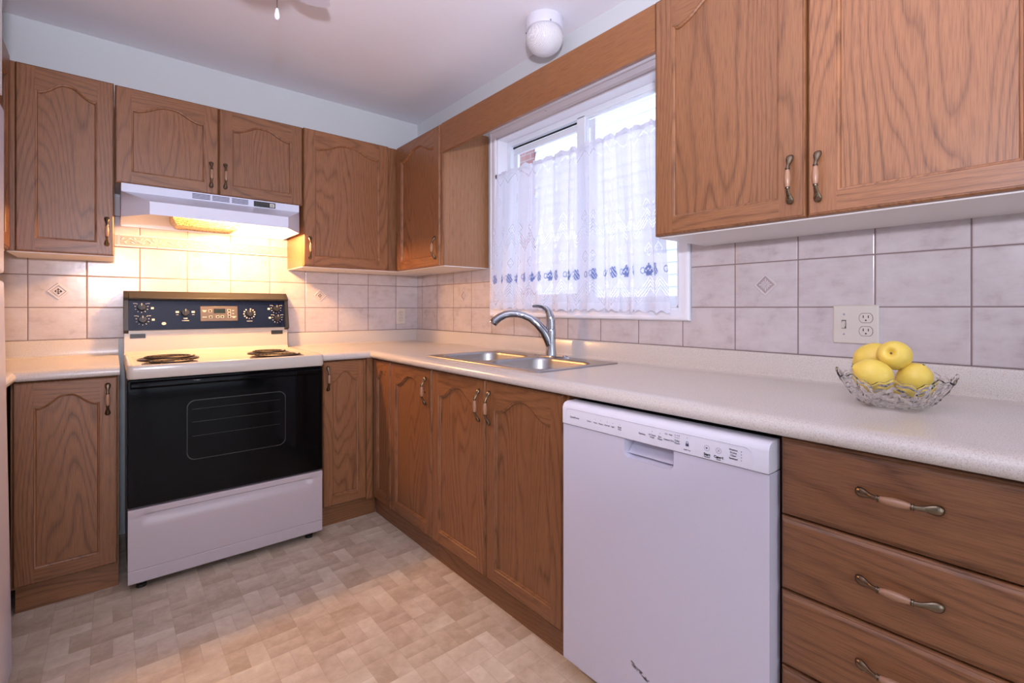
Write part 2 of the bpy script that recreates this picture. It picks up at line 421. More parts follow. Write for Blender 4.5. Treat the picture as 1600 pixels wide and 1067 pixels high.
# unseen patio door behind the camera, added to go with the fill light
mb = MB()
for a, b in (((-2.6, YF-.08, 0), (-2.54, YF-.02, 2.42)), ((-.26, YF-.08, 0), (-.2, YF-.02, 2.42)), ((-1.43, YF-.08, 0), (-1.37, YF-.02, 2.42)), ((-2.6, YF-.08, 2.36), (-.2, YF-.02, 2.42)), ((-2.6, YF-.08, 0), (-.2, YF-.02, .06))): mb.box(a, b)
pd = struct('added_door_1', mb, M['vinyl'])
obj('pane', MB().box((-2.54, YF-.06, .06), (-1.43, YF-.055, 2.36)), M['glass'], pd); obj('pane', MB().box((-1.37, YF-.06, .06), (-.26, YF-.055, 2.36)), M['glass'], pd)

# outside: neighbouring house with lap siding and a brick corner, snow on the ground
def siding_mat():
    t = NT('vinyl_siding'); vec, x, y, z = t.pos()
    c = t.mix(t.noise(vec, 4, 2), (.74, .75, .82), (.78, .79, .86)); t.link(c, t.b.inputs['Base Color']); t.b.inputs['Roughness'].default_value = .6; return t.m
M['siding'] = siding_mat()
def brick_mat():
    t = NT('red_brick'); vec, x, y, z = t.pos()
    br = t.node('ShaderNodeTexBrick'); t.link(t.xyz(y, z, 0.0), br.inputs['Vector']); br.inputs['Scale'].default_value = 1
    br.inputs['Brick Width'].default_value = .2; br.inputs['Row Height'].default_value = .075; br.inputs['Mortar Size'].default_value = .008
    br.inputs['Color1'].default_value = (.22, .10, .115, 1); br.inputs['Color2'].default_value = (.27, .135, .145, 1); br.inputs['Mortar'].default_value = (.27, .23, .24, 1)
    t.link(br.outputs[0], t.b.inputs['Base Color']); t.b.inputs['Roughness'].default_value = .85; return t.m
M['brick'] = brick_mat()
nh = thing('neighbour_house', 'pale sided house with a strip of red brick, outside the window', 'house', (2.3, 0, -.6))
mb = MB(); lap = .115; k = 0; z = -.6
while z < 5.2:
    mb.add([(2.30, -9, z), (2.30, 6, z), (2.322, 6, z+lap), (2.322, -9, z+lap), (2.36, -9, z), (2.36, 6, z)], [(0, 1, 2, 3), (0, 4, 5, 1)]); z += lap
mb.box((2.36, -9, -.6), (2.5, 6, 5.2)); obj('siding_wall', mb, M['siding'], nh, smooth=0)
obj('brick_corner', MB().box((2.285, 1.245, -.6), (2.345, 2.6, 3.16)), M['brick'], nh)
struct('ground', MB().box((.2, -12, -.7), (40, 12, -.6)), M['snow'])

# ------------------------------------------------------------------ curtains
def curtain_mat():
    t = NT('sheer_lace'); t.n.remove(t.b)
    at = t.node('ShaderNodeAttribute', attribute_name='lace'); sp = t.node('ShaderNodeSeparateColor'); t.link(at.outputs['Color'], sp.inputs[0])
    op, blue, thick = sp.outputs
    vec = t.pos()[0]; wv = t.noise(vec, 260, 2, .7)
    df = t.node('ShaderNodeBsdfDiffuse'); tl = t.node('ShaderNodeBsdfTranslucent'); tr = t.node('ShaderNodeBsdfTransparent')
    col = t.mix(blue, (.86, .86, .95), (.07, .13, .42)); t.link(col, df.inputs[0]); t.link(col, tl.inputs[0])
    m1 = t.node('ShaderNodeMixShader'); m1.inputs[0].default_value = .5; t.link(df.outputs[0], m1.inputs[1]); t.link(tl.outputs[0], m1.inputs[2])
    a = t.math('MULTIPLY_ADD', wv, .24, .05)
    a = t.math('ADD', a, t.math('MULTIPLY', op, .62)); a = t.math('SUBTRACT', a, t.math('MULTIPLY', thick, .35)); a = t.math('MULTIPLY', a, t.math('SUBTRACT', 1.0, t.math('MULTIPLY', blue, .85)), clamp=True)
    m2 = t.node('ShaderNodeMixShader'); t.link(a, m2.inputs[0]); t.link(m1.outputs[0], m2.inputs[1]); t.link(tr.outputs[0], m2.inputs[2]); t.link(m2.outputs[0], t.out.inputs[0])
    return t.m
M['lace'] = curtain_mat()
def teapot(du, dv):
    """embroidered blue pot: 1 inside"""
    du /= 1.25; dv /= 1.25
    if (du/.020)**2+(dv/.0135)**2 < 1: return 0.9 if abs(dv-.003+.004*math.sin(du*400)) > .0022 else .15
    if abs(du) < .010 and .012 < dv < .0165: return .8
    if (du/.004)**2+((dv-.020)/.004)**2 < 1: return .8
    r = math.hypot((du+.024)/.009, (dv-.001)/.011)
    if .65 < r < 1.05 and du < -.016: return .7
    if .016 < du < .031 and abs(dv-(-.004+(du-.018)*1.15)) < .0032: return .7
    if abs(du) < .012 and -.0175 < dv < -.012: return .8
    return 0
def pitcher(du, dv):
    du /= 1.2; dv /= 1.2
    w_ = .017*(1-.55*max(0, (dv+.006)/.03)) if dv > -.006 else .017*math.sqrt(max(0, 1-((dv+.006)/.014)**2))
    if -.020 < dv < .022 and abs(du) < w_: return .9 if (int((du+1)*230)+int((dv+1)*190)) % 3 else .2
    r = math.hypot((du+.016)/.010, (dv-.004)/.012)
    if .7 < r < 1.05: return .7
    return 0
def zig(s, z, z0, per, amp):
    return z0+amp*(abs(((s/per) % 1)*2-1)*2-1)
def lace_val(s, z, zb):
    h = z-zb; op = 0.0; th = 0.0
    per = .118
    for (c, n) in ((.06, 4), (.335, 4)):
        for k in range(n):
            d = abs(h-zig(s, 0, c+k*.016, per, .035))
            if d < .0040: op = 1
            elif d < .0080: th = max(th, 1)
    for c in (.715,):
        d = abs(h-zig(s, 0, c, per, .022))
        if d < .0025: op = .7
    # lozenges between the bands
    ds = ((s/per+.5) % 1-.5)*per
    for c, r in ((.43, .030), (.25, .026)):
        q = abs(ds)/.8+abs(h-c)
        if abs(q-r) < .0028 or abs(q-r*.45) < .002: op = max(op, .8)
        elif q < r: th = max(th, .4)
    dl = ((s/(per*2)+.25) % 1-.5)*per*2
    q = abs(dl)/.7+abs(h-.60)
    if abs(q-.024) < .003 or abs(q-.010) < .002: op = max(op, .6)
    if h < .035: th = max(th, .6)
    k = math.floor(s/.092); du = s-(k+.5)*.092; dv = h-.165
    bl = teapot(du, dv+.0) if k % 2 else pitcher(du, dv)
    return op*(bl == 0), bl, th
def curtain(name, label, yt0, yt1, yb0, yb1, folds, s0, seed, xo, ztop, zbot, width):
    rnd = random.Random(seed); ns, nz = int(width/.0028), 250
    mb = MB(); cols = []
    ph = [rnd.random()*6 for _ in range(4)]
    for j in range(nz+1):
        tz = j/nz
        for i in range(ns+1):
            u = i/ns
            g = u+.020*math.sin(u*folds*2*PI+ph[0])+.012*math.sin(u*folds*1.37*2*PI+ph[1])
            y = (yt0+(yt1-yt0)*g)*tz+(yb0+(yb1-yb0)*g)*(1-tz)
            fold = math.sin(u*folds*2*PI+ph[2]+.5*math.sin(3*tz+ph[3]))
            fold = math.copysign(abs(fold)**.75, fold)
            x = xo-.006-(.005+.012*(1-tz)**.7)*(1+fold)-.004*math.sin(u*folds*2.7*2*PI+ph[1])*(.3+.7*(1-tz))
            s = s0+u*width
            zb = zbot+.006*math.cos(s/.0295*2*PI/2)+(.004*math.sin(u*5))
            zt = ztop+.006*math.sin(u*folds*2*PI*1.5+ph[1])+.003*math.sin(u*90)
            z = zb+(zt-zb)*tz
            mb.v.append((x, y, z))
            o_, b_, t_ = lace_val(s, z, zbot)
            if tz > .975: t_ = 1; o_ = 0
            cols.append((o_, b_, t_, 1))
    n1 = ns+1
    for j in range(nz):
        for i in range(ns):
            a = j*n1+i; mb.f.append((a, a+1, a+n1+1, a+n1)); mb.m.append(0)
    o = obj(name, mb, M['lace'], None, smooth=180, loc=(xo, (yb0+yb1)/2, zbot))
    ca = o.data.color_attributes.new('lace', 'FLOAT_COLOR', 'POINT')
    ca.data.foreach_set('color', [q for c in cols for q in c])
    tag(o, label, 'curtain', 'sheer cafe curtains at the window'); return o
curtain('lace_curtain', 'sheer white lace curtain panel on the left half of the window, nearer the corner cabinet', -.985, -1.540, -.945, -1.530, 4.2, 0.0, 3, -.022, 1.906, 1.142, .86)
curtain('lace_curtain', 'sheer white lace curtain panel on the right half of the window, beside large cabinet', -1.552, -2.045, -1.545, -2.095, 4.6, .3, 8, -.026, 1.906, 1.136, .92)
mb = MB(); mb.tube([(-.018, -.955-(1.14)*k/20, 1.903-.006*math.sin(PI*k/20)) for k in range(21)], .0048, 8)
for y in (-.955, -2.095): mb.tube([(-.010, y, 1.903), (-.018, y, 1.903)], .004, 8); mb.box((-.014, y-.008, 1.892), (-.010, y+.008, 1.914))
tag(obj('curtain_rod', mb, M['rod'], loc=(-.03, -1.52, 1.903)), 'thin grey curtain rod across the window carrying the lace curtains', 'curtain rod')

# ------------------------------------------------------------------ cabinets
def arch_pts(u0, u1, vs, rise, n=36):
    """cathedral curve from left to right: shoulder height vs, crown vs+rise"""
    out = []
    for k in range(n+1):
        t = k/n; s = abs(t-.5)*2
        q = (s-.10)/.74
        v = rise*(1 if q <= 0 else (0 if q >= 1 else .5*(1+math.cos(PI*q)))) - rise*.09*math.exp(-((s-.87)/.06)**2)
        out.append((u0+(u1-u0)*t, vs+v))
    return out
def inset(loop, d):
    n = len(loop); out = []
    for i in range(n):
        p0, p, p1 = Vector(loop[i-1]), Vector(loop[i]), Vector(loop[(i+1) % n])
        a = (p-p0); b = (p1-p)
        if a.length < 1e-9 or b.length < 1e-9: out.append(tuple(p)); continue
        a.normalize(); b.normalize()
        n1 = Vector((-a.y, a.x)); n2 = Vector((-b.y, b.x)); m = n1+n2
        if m.length < 1e-6: m = n1
        m.normalize(); c = max(.35, m.dot(n1))
        out.append(tuple(p+m*(d/c)))
    return out
def handle(T3, uc, vc, wf, vert, parent, L=.125):
    prof = [(.0660, .0040, .0020, .0015), (.0648, .0055, .0058, .0040), (.061, .0075, .0088, .0058), (.055, .0095, .0097, .0066), (.0495, .0115, .0085, .0062), (.044, .0145, .0062, .0052), (.039, .0180, .0050, .0046), (.035, .0208, .0046, .0046),
            (.030, .0230, .0042, .0042), (.0275, .0238, .0044, .0044), (.0270, .0238, .0062, .0062), (.0255, .0240, .0062, .0062), (.0250, .0240, .0046, .0046), (.0240, .0240, .0046, .0046), (.0235, .0240, .0058, .0058), (.0225, .0240, .0058, .0058)]
    wood = [(.0224, .0050), (.015, .0066), (.007, .0076), (0, .0079), (-.007, .0076), (-.015, .0066), (-.0224, .0050)]
    k = L/.126; mb = MB(); n = 14
    def ring(t, w_, ra, rb):
        r = []
        for i in range(n):
            a = 2*PI*i/n; q, ww = ra*math.cos(a), w_+rb*math.sin(a)
            r.append(T3(uc+q, vc+t*k, wf+ww) if vert else T3(uc+t*k, vc+q, wf+ww))
        return r
    mb.rings([ring(*p) for p in prof], 0); mb.rings([ring(-p[0], *p[1:]) for p in prof], 0)
    mb.rings([ring(t, .024, r, r) for t, r in wood], 1)
    return obj('handle', mb, [M['brass'], M['handle_wood']], parent, smooth=50)
def door(T3, u0, u1, v0, v1, wb, parent, stile=.058, rise=.045, th=.020, hside=None, hv=None, name='door', label=None):
    """framed door with arched recessed panel, seen-from-front coords"""
    mb = MB(); wf = wb+th; P = lambda p, d: T3(p[0], p[1], d)
    a0, a1 = u0+stile, u1-stile; b0 = v0+.055; bs = v1-.055-rise
    inner = [(a0, b0), (a1, b0)]+arch_pts(a0, a1, bs, rise)[::-1]
    rect = lambda i: [(u0+i, v0+i), (u1-i, v0+i), (u1-i, v1-i), (u0+i, v1-i)]
    mb.rings([[P(q, w_) for q in rect(i)] for i, w_ in ((0, wb), (0, wf-.007), (.0012, wf-.004), (.004, wf-.0012), (.0045, wf-.0028), (.0065, wf-.0028), (.007, wf))], 0, True, False)
    e = .007
    mb.add([P(q, wf) for q in ((u0+e, v0+e), (a0, v0+e), (a0, v1-e), (u0+e, v1-e))], [(0, 1, 2, 3)], 0)
    mb.add([P(q, wf) for q in ((a1, v0+e), (u1-e, v0+e), (u1-e, v1-e), (a1, v1-e))], [(0, 1, 2, 3)], 0)
    mb.add([P(q, wf) for q in ((a0, v0+e), (a1, v0+e), (a1, b0), (a0, b0))], [(0, 1, 2, 3)], 1)
    top = arch_pts(a0, a1, bs, rise)
    for p, q in zip(top, top[1:]):
        mb.add([P(p, wf), P(q, wf), P((q[0], v1-e), wf), P((p[0], v1-e), wf)], [(0, 1, 2, 3)], 1)
    loops = [(inner, wf), (inset(inner, .0015), wf-.0025), (inset(inner, .0035), wf-.0030), (inset(inner, .0065), wf-.0055), (inset(inner, .0080), wf-.0105)]
    mb.rings([[P(q, w_) for q in lp] for lp, w_ in loops], 0, False, False)
    ip = inset(inner, .0080); wp = wf-.0105
    # panel as quads between bottom edge and arch (drawn on its own grain)
    arch = ip[2:][::-1]; bl, br = ip[0], ip[1]
    for p, q in zip(arch, arch[1:]):
        mb.add([P((p[0], bl[1]), wp), P((q[0], bl[1]), wp), P(q, wp), P(p, wp)], [(0, 1, 2, 3)], 2)
    o = obj(name, mb, [M['oak_v'], M['oak_h'], M['oak_p']], parent, smooth=28, label=label)
    if hside is not None: handle(T3, hside, hv, wf, True, o)
    return o

def back_box(parent, x0, x1, z0, z1, d, under=True):
    mb = MB(); mb.box((x0+.0015, -d, z0), (x1-.0015, -.001, z1)); obj('carcass', mb, M['oak_side'], parent, bevel=.001)
    if under: obj('bottom_panel', MB().box((x0+.002, -d, z0-.004), (x1-.002, -.003, z0)), M['melamine'], parent)
UB, UT, UD = 1.383, 2.160, .306
# back wall uppers
c = thing('wall_cabinet', 'tall oak wall cabinet with one arched door, left of the range hood', 'cabinet', (-1.86, 0, UB), 'oak wall cabinets')
back_box(c, -2.045, -1.703, UB, UT, UD)
obj('filler_strip', MB().box((-2.044, -UD-.012, UB), (-2.0175, -UD, UT)), M['oak_v'], c, bevel=.001)
door(TB, -2.016, -1.7045, UB, UT, UD, c, hside=-1.729, hv=1.4895)
c = thing('wall_cabinet', 'short oak wall cabinet with two doors directly above the range hood', 'cabinet', (-1.296, 0, 1.717), 'oak wall cabinets')
back_box(c, -1.703, -.891, 1.722, UT, UD, False)
door(TB, -1.7005, -1.2985, 1.717, UT-.003, UD, c, hside=-1.3305, hv=1.8137, rise=.040)
door(TB, -1.2955, -.893, 1.717, UT-.003, UD, c, hside=-1.2690, hv=1.8165, rise=.040)
c = thing('wall_cabinet', 'tall oak wall cabinet right of the range hood, reaching the corner', 'cabinet', (-.62, 0, UB), 'oak wall cabinets')
back_box(c, -.8885, -.005, UB, UT, UD-.004)
door(TB, -.887, -.3785, UB+.002, UT, UD, c, hside=-.856, hv=1.4875, stile=.062)
obj('filler_strip', MB().box((-.376, -UD-.004, UB), (-.310, -UD+.006, UT)), M['oak_v'], c, bevel=.001)
# window wall, corner cabinet
c = thing('wall_cabinet', 'oak wall cabinet between the corner and the window, plain side panel facing the window', 'cabinet', (0, -.6, UB), 'oak wall cabinets')
mb = MB(); mb.box((-UD, -.866, UB), (-.001, -.313, UT)); obj('carcass', mb, M['oak_side'], c, bevel=.001)
obj('bottom_panel', MB().box((-UD, -.865, UB-.004), (-.003, -.315, UB)), M['melamine'], c)
obj('edge_stile', MB().box((-UD-.012, -.868, UB), (-UD, -.846, UT)), M['oak_v'], c, bevel=.001)
door(TR, .330, .844, UB, UT, UD, c, hside=.806, hv=1.484, stile=.060, rise=.05)
# large cabinet right of the window
c = thing('wall_cabinet', 'large oak wall cabinet with two tall doors, right of the window above the fruit bowl', 'cabinet', (0, -2.67, UB), 'oak wall cabinets')
mb = MB(); mb.box((-UD, -3.60, UB), (-.001, -2.2165, UT)); obj('carcass', mb, M['oak_side'], c, bevel=.001)
obj('bottom_panel', MB().box((-UD-.002, -3.6, UB-.004), (-.003, -2.2175, UB)), M['melamine'], c)
door(TR, 2.2155, 2.6665, UB, UT, UD+.004, c, hside=2.632, hv=1.486, stile=.065, rise=.055)
door(TR, 2.6705, 3.120, UB, UT, UD+.004, c, hside=2.697, hv=1.481, stile=.065, rise=.055)
# left wall upper (seen nearly edge-on)
c = thing('wall_cabinet', 'oak wall cabinet seen edge-on at the far left, above the refrigerator corner', 'cabinet', (XL, -.65, UB), 'oak wall cabinets')
obj('carcass', MB().box((XL+.001, -.985, UB), (-2.045, -.330, UT)), M['oak_side'], c, bevel=.001)
obj('bottom_panel', MB().box((XL+.002, -.984, UB-.004), (-2.045, -.331, UB)), M['melamine'], c)
door(TL, -.975, -.375, UB, UT, -2.045-XL, c, stile=.06)
obj('filler_strip', MB().box((-2.0455, -.372, UB), (-2.034, -.330, UT)), M['oak_v'], c, bevel=.001)
# valance over the window
mb = MB(); mb.box((-UD-.020, -2.2145, 2.000), (-UD-.001, -.869, 2.158))
tag(obj('valance_board', mb, M['valance'], bevel=.001, loc=(-UD, -1.5, 2.0)), 'long plain reddish oak valance board bridging the cabinets above the window', 'valance')

# base cabinets
BT, BB, BD = .8735, .10, .585
def toe(a, b): return MB().box(a, b)
c = thing('base_cabinet', 'oak base cabinet with one arched door, left of the stove', 'cabinet', (-1.85, 0, 0), 'oak base cabinets')
obj('carcass', MB().box((-2.00, -BD+.001, BB), (-1.690, -.001, BT)), M['oak_side'], c, bevel=.001)
obj('toe_kick', MB().box((-1.990, -.562, 0), (-1.690, -.545, BB)), M['oak_h'], c)
door(TB, -1.993, -1.6935, BB+.010, BT-.004, BD, c, hside=-1.7245, hv=.781, stile=.055, rise=.042)
c = thing('base_cabinet', 'narrow oak base cabinet with one arched door, between stove and inner corner', 'cabinet', (-.75, 0, 0), 'oak base cabinets')
obj('carcass', MB().box((-.886, -BD+.001, BB), (-.592, -.001, BT)), M['oak_side'], c, bevel=.001)
obj('toe_kick', MB().box((-.886, -.565, 0), (-.572, -.550, BB)), M['oak_h'], c)
door(TB, -.872, -.640, BB+.010, BT-.004, BD, c, hside=-.850, hv=.781, stile=.047, rise=.045)
obj('filler_strip', MB().box((-.638, -BD-.014, BB), (-.606, -BD+.001, BT)), M['oak_v'], c)
c = thing('base_cabinet', 'oak base cabinet with two narrow arched doors, between inner corner and sink cabinet', 'cabinet', (0, -.9, 0), 'oak base cabinets')
mb = MB(); mb.box((-BD+.001, -.606, BB), (-.002, -.590, BT)); mb.box((-BD+.001, -1.240, BB), (-.002, -.606, BB+.016)); mb.box((-BD+.001, -1.062, BB+.016), (-BD+.02, -.606, BT)); mb.box((-BD+.001, -1.240, BB+.016), (-BD+.012, -1.062, BT))
obj('carcass', mb, M['oak_side'], c)
obj('toe_kick', MB().box((-.568, -1.240, 0), (-.550, -.570, BB)), M['oak_h'], c)
door(TR, .612, .822, BB+.005, BT-.004, BD, c, stile=.045, rise=.045)
door(TR, .826, 1.2385, BB+.005, BT-.004, BD, c, hside=1.194, hv=.768, stile=.052, rise=.05)
c = thing('base_cabinet', 'oak sink cabinet with two arched doors whose handles meet, left of the dishwasher', 'cabinet', (0, -1.65, 0), 'oak base cabinets')
mb = MB(); mb.box((-BD+.001, -2.070, BB), (-.002, -2.054, BT)); mb.box((-BD+.001, -1.257, BB), (-.002, -1.2415, BT)); mb.box((-BD+.001, -2.054, BB), (-.002, -1.257, BB+.016)); mb.box((-BD+.001, -2.054, BT-.05), (-BD+.02, -1.257, BT)); mb.box((-BD+.001, -1.67, BB), (-BD+.02, -1.63, BT))
obj('carcass', mb, M['oak_side'], c)
obj('toe_kick', MB().box((-.568, -2.070, 0), (-.550, -1.2415, BB)), M['oak_h'], c)
door(TR, 1.2425, 1.6435, BB+.005, BT-.004, BD, c, hside=1.610, hv=.767, stile=.055, rise=.05)
door(TR, 1.6475, 2.060, BB+.005, BT-.004, BD, c, hside=1.677, hv=.767, stile=.055, rise=.05)
c = thing('drawer_cabinet', 'oak base cabinet with a stack of four drawers, right of the dishwasher', 'cabinet', (0, -2.91, 0))
obj('carcass', MB().box((-BD+.001, -3.125, BB), (-.002, -2.7075, BT)), M['oak_side'], c, bevel=.001)
obj('toe_kick', MB().box((-.568, -3.125, 0), (-.550, -2.7075, BB)), M['oak_h'], c)
zs = [(.7040, .8680, .796), (.5440, .7005, .628), (.3805, .5405, .467), (.105, .3770, .26)]
for z0, z1, hz in zs:
    mb = MB(); wf = BD+.020; u0, u1 = 2.711, 3.115
    R_ = lambda i, w_: [TR(p, q, w_) for p, q in ((u0+i*.6, z0+i), (u1-i*.6, z0+i), (u1-i*.6, z1-i), (u0+i*.6, z1-i))]
    mb.rings([R_(0, BD), R_(0, wf-.010), R_(.0015, wf-.007), R_(.005, wf-.0055), (R_(.0055, wf-.004)), R_(.010, wf-.0008), R_(.013, wf)], 0)
    o = obj('drawer', mb, M['oak_drawer'], c, smooth=25)
    handle(TR, 2.913, hz, wf, False, o)
# left wall base (mostly behind the refrigerator)
c = thing('base_cabinet', 'oak base cabinet at the far left edge, between refrigerator and corner', 'cabinet', (XL, -.7, 0), 'oak base cabinets')
obj('carcass', MB().box((XL+.001, -.985, BB), (-2.022, -.006, BT)), M['oak_side'], c, bevel=.001)
door(TL, -.975, -.640, BB+.01, BT-.004, -2.022-XL, c, stile=.05)
obj('toe_kick', MB().box((-2.06, -.985, 0), (-2.04, -.565, BB)), M['oak_h'], c)

# ------------------------------------------------------------------ countertops
CP = [(.001, .876), (.001, .9895), (.004, .9950), (.010, .9965), (.0155, .9950), (.0185, .9900), (.0195, .930), (.022, .9205), (.030, .9155), (.045, .914), (.50, .914), (.585, .9142), (.604, .9140), (.615, .9115), (.624, .905), (.629, .896), (.630, .888), (.628, .881), (.623, .8765), (.60, .876)]
def sweep_counter(mb, prof, stations):
    mb.rings([[fn(d, z) for d, z in prof] for fn in stations])
mb = MB()
st = [lambda d, z: (-.888, -d, z), lambda d, z: (-d, -d, z), lambda d, z: (-d, -1.095, z)]
sweep_counter(mb, CP, st)
sweep_counter(mb, CP, [lambda d, z: (-d, -1.853, z), lambda d, z: (-d, -3.6, z)])
front = [(.515, .914)]+CP[11:]+[(.515, .876)]; backp = [(.095, .876)]+CP[:10]+[(.095, .914)]
for pr in (front, backp): sweep_counter(mb, pr, [lambda d, z: (-d, -1.095, z), lambda d, z: (-d, -1.853, z)])
tag(obj('countertop', mb, M['laminate'], smooth=40, loc=(-.3, -1.5, .876)), 'long L-shaped cream speckled countertop running from the stove round under the window', 'countertop')
mb = MB(); sweep_counter(mb, CP, [lambda d, z: (-1.687, -d, z), lambda d, z: (XL+d, -d, z), lambda d, z: (XL+d, -.985, z)])
tag(obj('countertop', mb, M['laminate'], smooth=40, loc=(-2.1, -.3, .876)), 'short cream speckled countertop left of the stove', 'countertop')

# ------------------------------------------------------------------ sink and faucet
def rrect(x0, x1, y0, y1, r, z, n=8):
    out = []
    for cx, cy, a0 in ((x1-r, y1-r, 0), (x0+r, y1-r, 90), (x0+r, y0+r, 180), (x1-r, y0+r, 270)):
        for k in range(n+1):
            a = math.radians(a0+90*k/n); out.append((cx+r*math.cos(a), cy+r*math.sin(a), z))
    return out
sk = thing('kitchen_sink', 'double bowl stainless steel sink set in the countertop under the window', 'sink', (-.3, -1.47, .914))
SX0, SX1, SY0, SY1 = -.538, -.072, -1.876, -1.072
bowls = [(-.500, -.165, -1.452, -1.108), (-.500, -.165, -1.840, -1.492)]
bm = bmesh.new(); edges = []
def addloop(pts):
    vs = [bm.verts.new(p) for p in pts]; es = [bm.edges.new((vs[i], vs[(i+1) % len(vs)])) for i in range(len(vs))]; return es
zr = .9185
edges += addloop(rrect(SX0+.006, SX1-.006, SY0+.006, SY1-.006, .016, zr))
for b in bowls: edges += addloop(rrect(*b, .085, zr))
res = bmesh.ops.triangle_fill(bm, use_beauty=True, edges=edges)
mb = MB(); bm.verts.index_update(); bm.verts.ensure_lookup_table()
mb.add([tuple(v.co) for v in bm.verts], [tuple(v.index for v in f.verts) for f in bm.faces]); bm.free()
mb.rings([rrect(SX0+.006, SX1-.006, SY0+.006, SY1-.006, .016, zr), rrect(SX0+.002, SX1-.002, SY0+.002, SY1-.002, .018, .9175), rrect(SX0, SX1, SY0, SY1, .018, .9145)], 0, False, False)
mb.f = [f for f in mb.f]
obj('rim', mb, M['steel'], sk, smooth=35)
for b in bowls:
    mb = MB(); lv = [(0, 0, .085), (.003, -.003, .083), (.006, -.012, .08), (.012, -.10, .075), (.022, -.140, .065), (.045, -.158, .05), (.07, -.163, .04)]
    rs = [rrect(b[0]+i, b[1]-i, b[2]+i, b[3]-i, r, zr+dz) for i, dz, r in lv]
    mb.rings(rs, 0, False, True); bo = obj('bowl', mb, M['steel'], sk, smooth=50)
    cx, cy = (b[0]+b[1])/2, (b[2]+b[3])/2
    obj('drain', MB().lathe((cx, cy, zr-.1628), [(.042, 0), (.041, .003), (.034, .002), (.030, -.0), (.008, .001), (.008, .004)], 28), M['chrome'], bo)
fc = thing('kitchen_faucet', 'chrome single-lever faucet standing behind the double sink', 'faucet', (-.105, -1.497, .919))
mb = MB(); pl = []
for k in range(40):
    a = 2*PI*k/40; ca, sa = math.cos(a), math.sin(a)
    pl.append((-.113+.030*ca, -1.512+.118*math.copysign(abs(sa)**.8, sa)*(1), 0))
def plate_ring(f, z): return [(-.113+(p[0]+.113)*f, -1.512+(p[1]+1.512)*(1-(1-f)*.25), z) for p in pl]
mb.rings([plate_ring(1, .9188), plate_ring(1, .921), plate_ring(.93, .9235), plate_ring(.8, .9245)], 0); obj('deck_plate', mb, M['chrome'], fc, smooth=50)
mb = MB(); B0 = Vector((-.105, -1.497, 0))
prof = [(.0275, .922), (.0265, .930), (.0235, .95), (.0225, .98), (.0235, 1.02), (.0225, 1.045), (.0222, 1.0465), (.0210, 1.0475)]
mb.lathe((B0.x, B0.y, 0), prof, 28); obj('body', mb, M['chrome'], fc, smooth=50)
dirv = Vector((-.195, .19, 0))
def sp(s, z): return (B0.x+dirv.x*s, B0.y+dirv.y*s, z)
sppts = [(-.02, .935, .016), (.0, .965, .0175), (.05, 1.000, .0175), (.13, 1.040, .0165), (.24, 1.074, .0155), (.36, 1.098, .0145), (.48, 1.112, .0140), (.58, 1.119, .0140), (.60, 1.1197, .0152), (.615, 1.120, .0140), (.70, 1.121, .0145), (.80, 1.116, .0155), (.90, 1.103, .0165), (.98, 1.086, .0175), (1.02, 1.074, .0180), (1.025, 1.072, .0165)]
mb = MB(); mb.tube([sp(s, z) for s, z, r in sppts], [r*(1.28 if s < .3 else 1.15) for s, z, r in sppts], 20); obj('spout', mb, M['chrome'], fc, smooth=60)
lv = [(0, 1.048, .0212), (.0, 1.060, .0212), (.002, 1.085, .0210), (.012, 1.106, .0200), (.035, 1.126, (.0175, .0155)), (.08, 1.144, (.0145, .0105)), (.15, 1.155, (.0120, .0065)), (.22, 1.158, (.0105, .0045)), (.27, 1.158, (.0100, .0045)), (.31, 1.156, (.0075, .0040)), (.325, 1.155, (.003, .002))]
mb = MB(); mb.tube([sp(s, z) for s, z, r in lv], [r for *_, r in lv], 20); obj('lever', mb, M['chrome'], fc, smooth=60)
mb = MB(); mb.lathe((-.113, -1.598, .924), [(.014, 0), (.013, .004), (.006, .006), (.001, .0065)], 20); obj('hole_cap', mb, M['chrome'], fc)

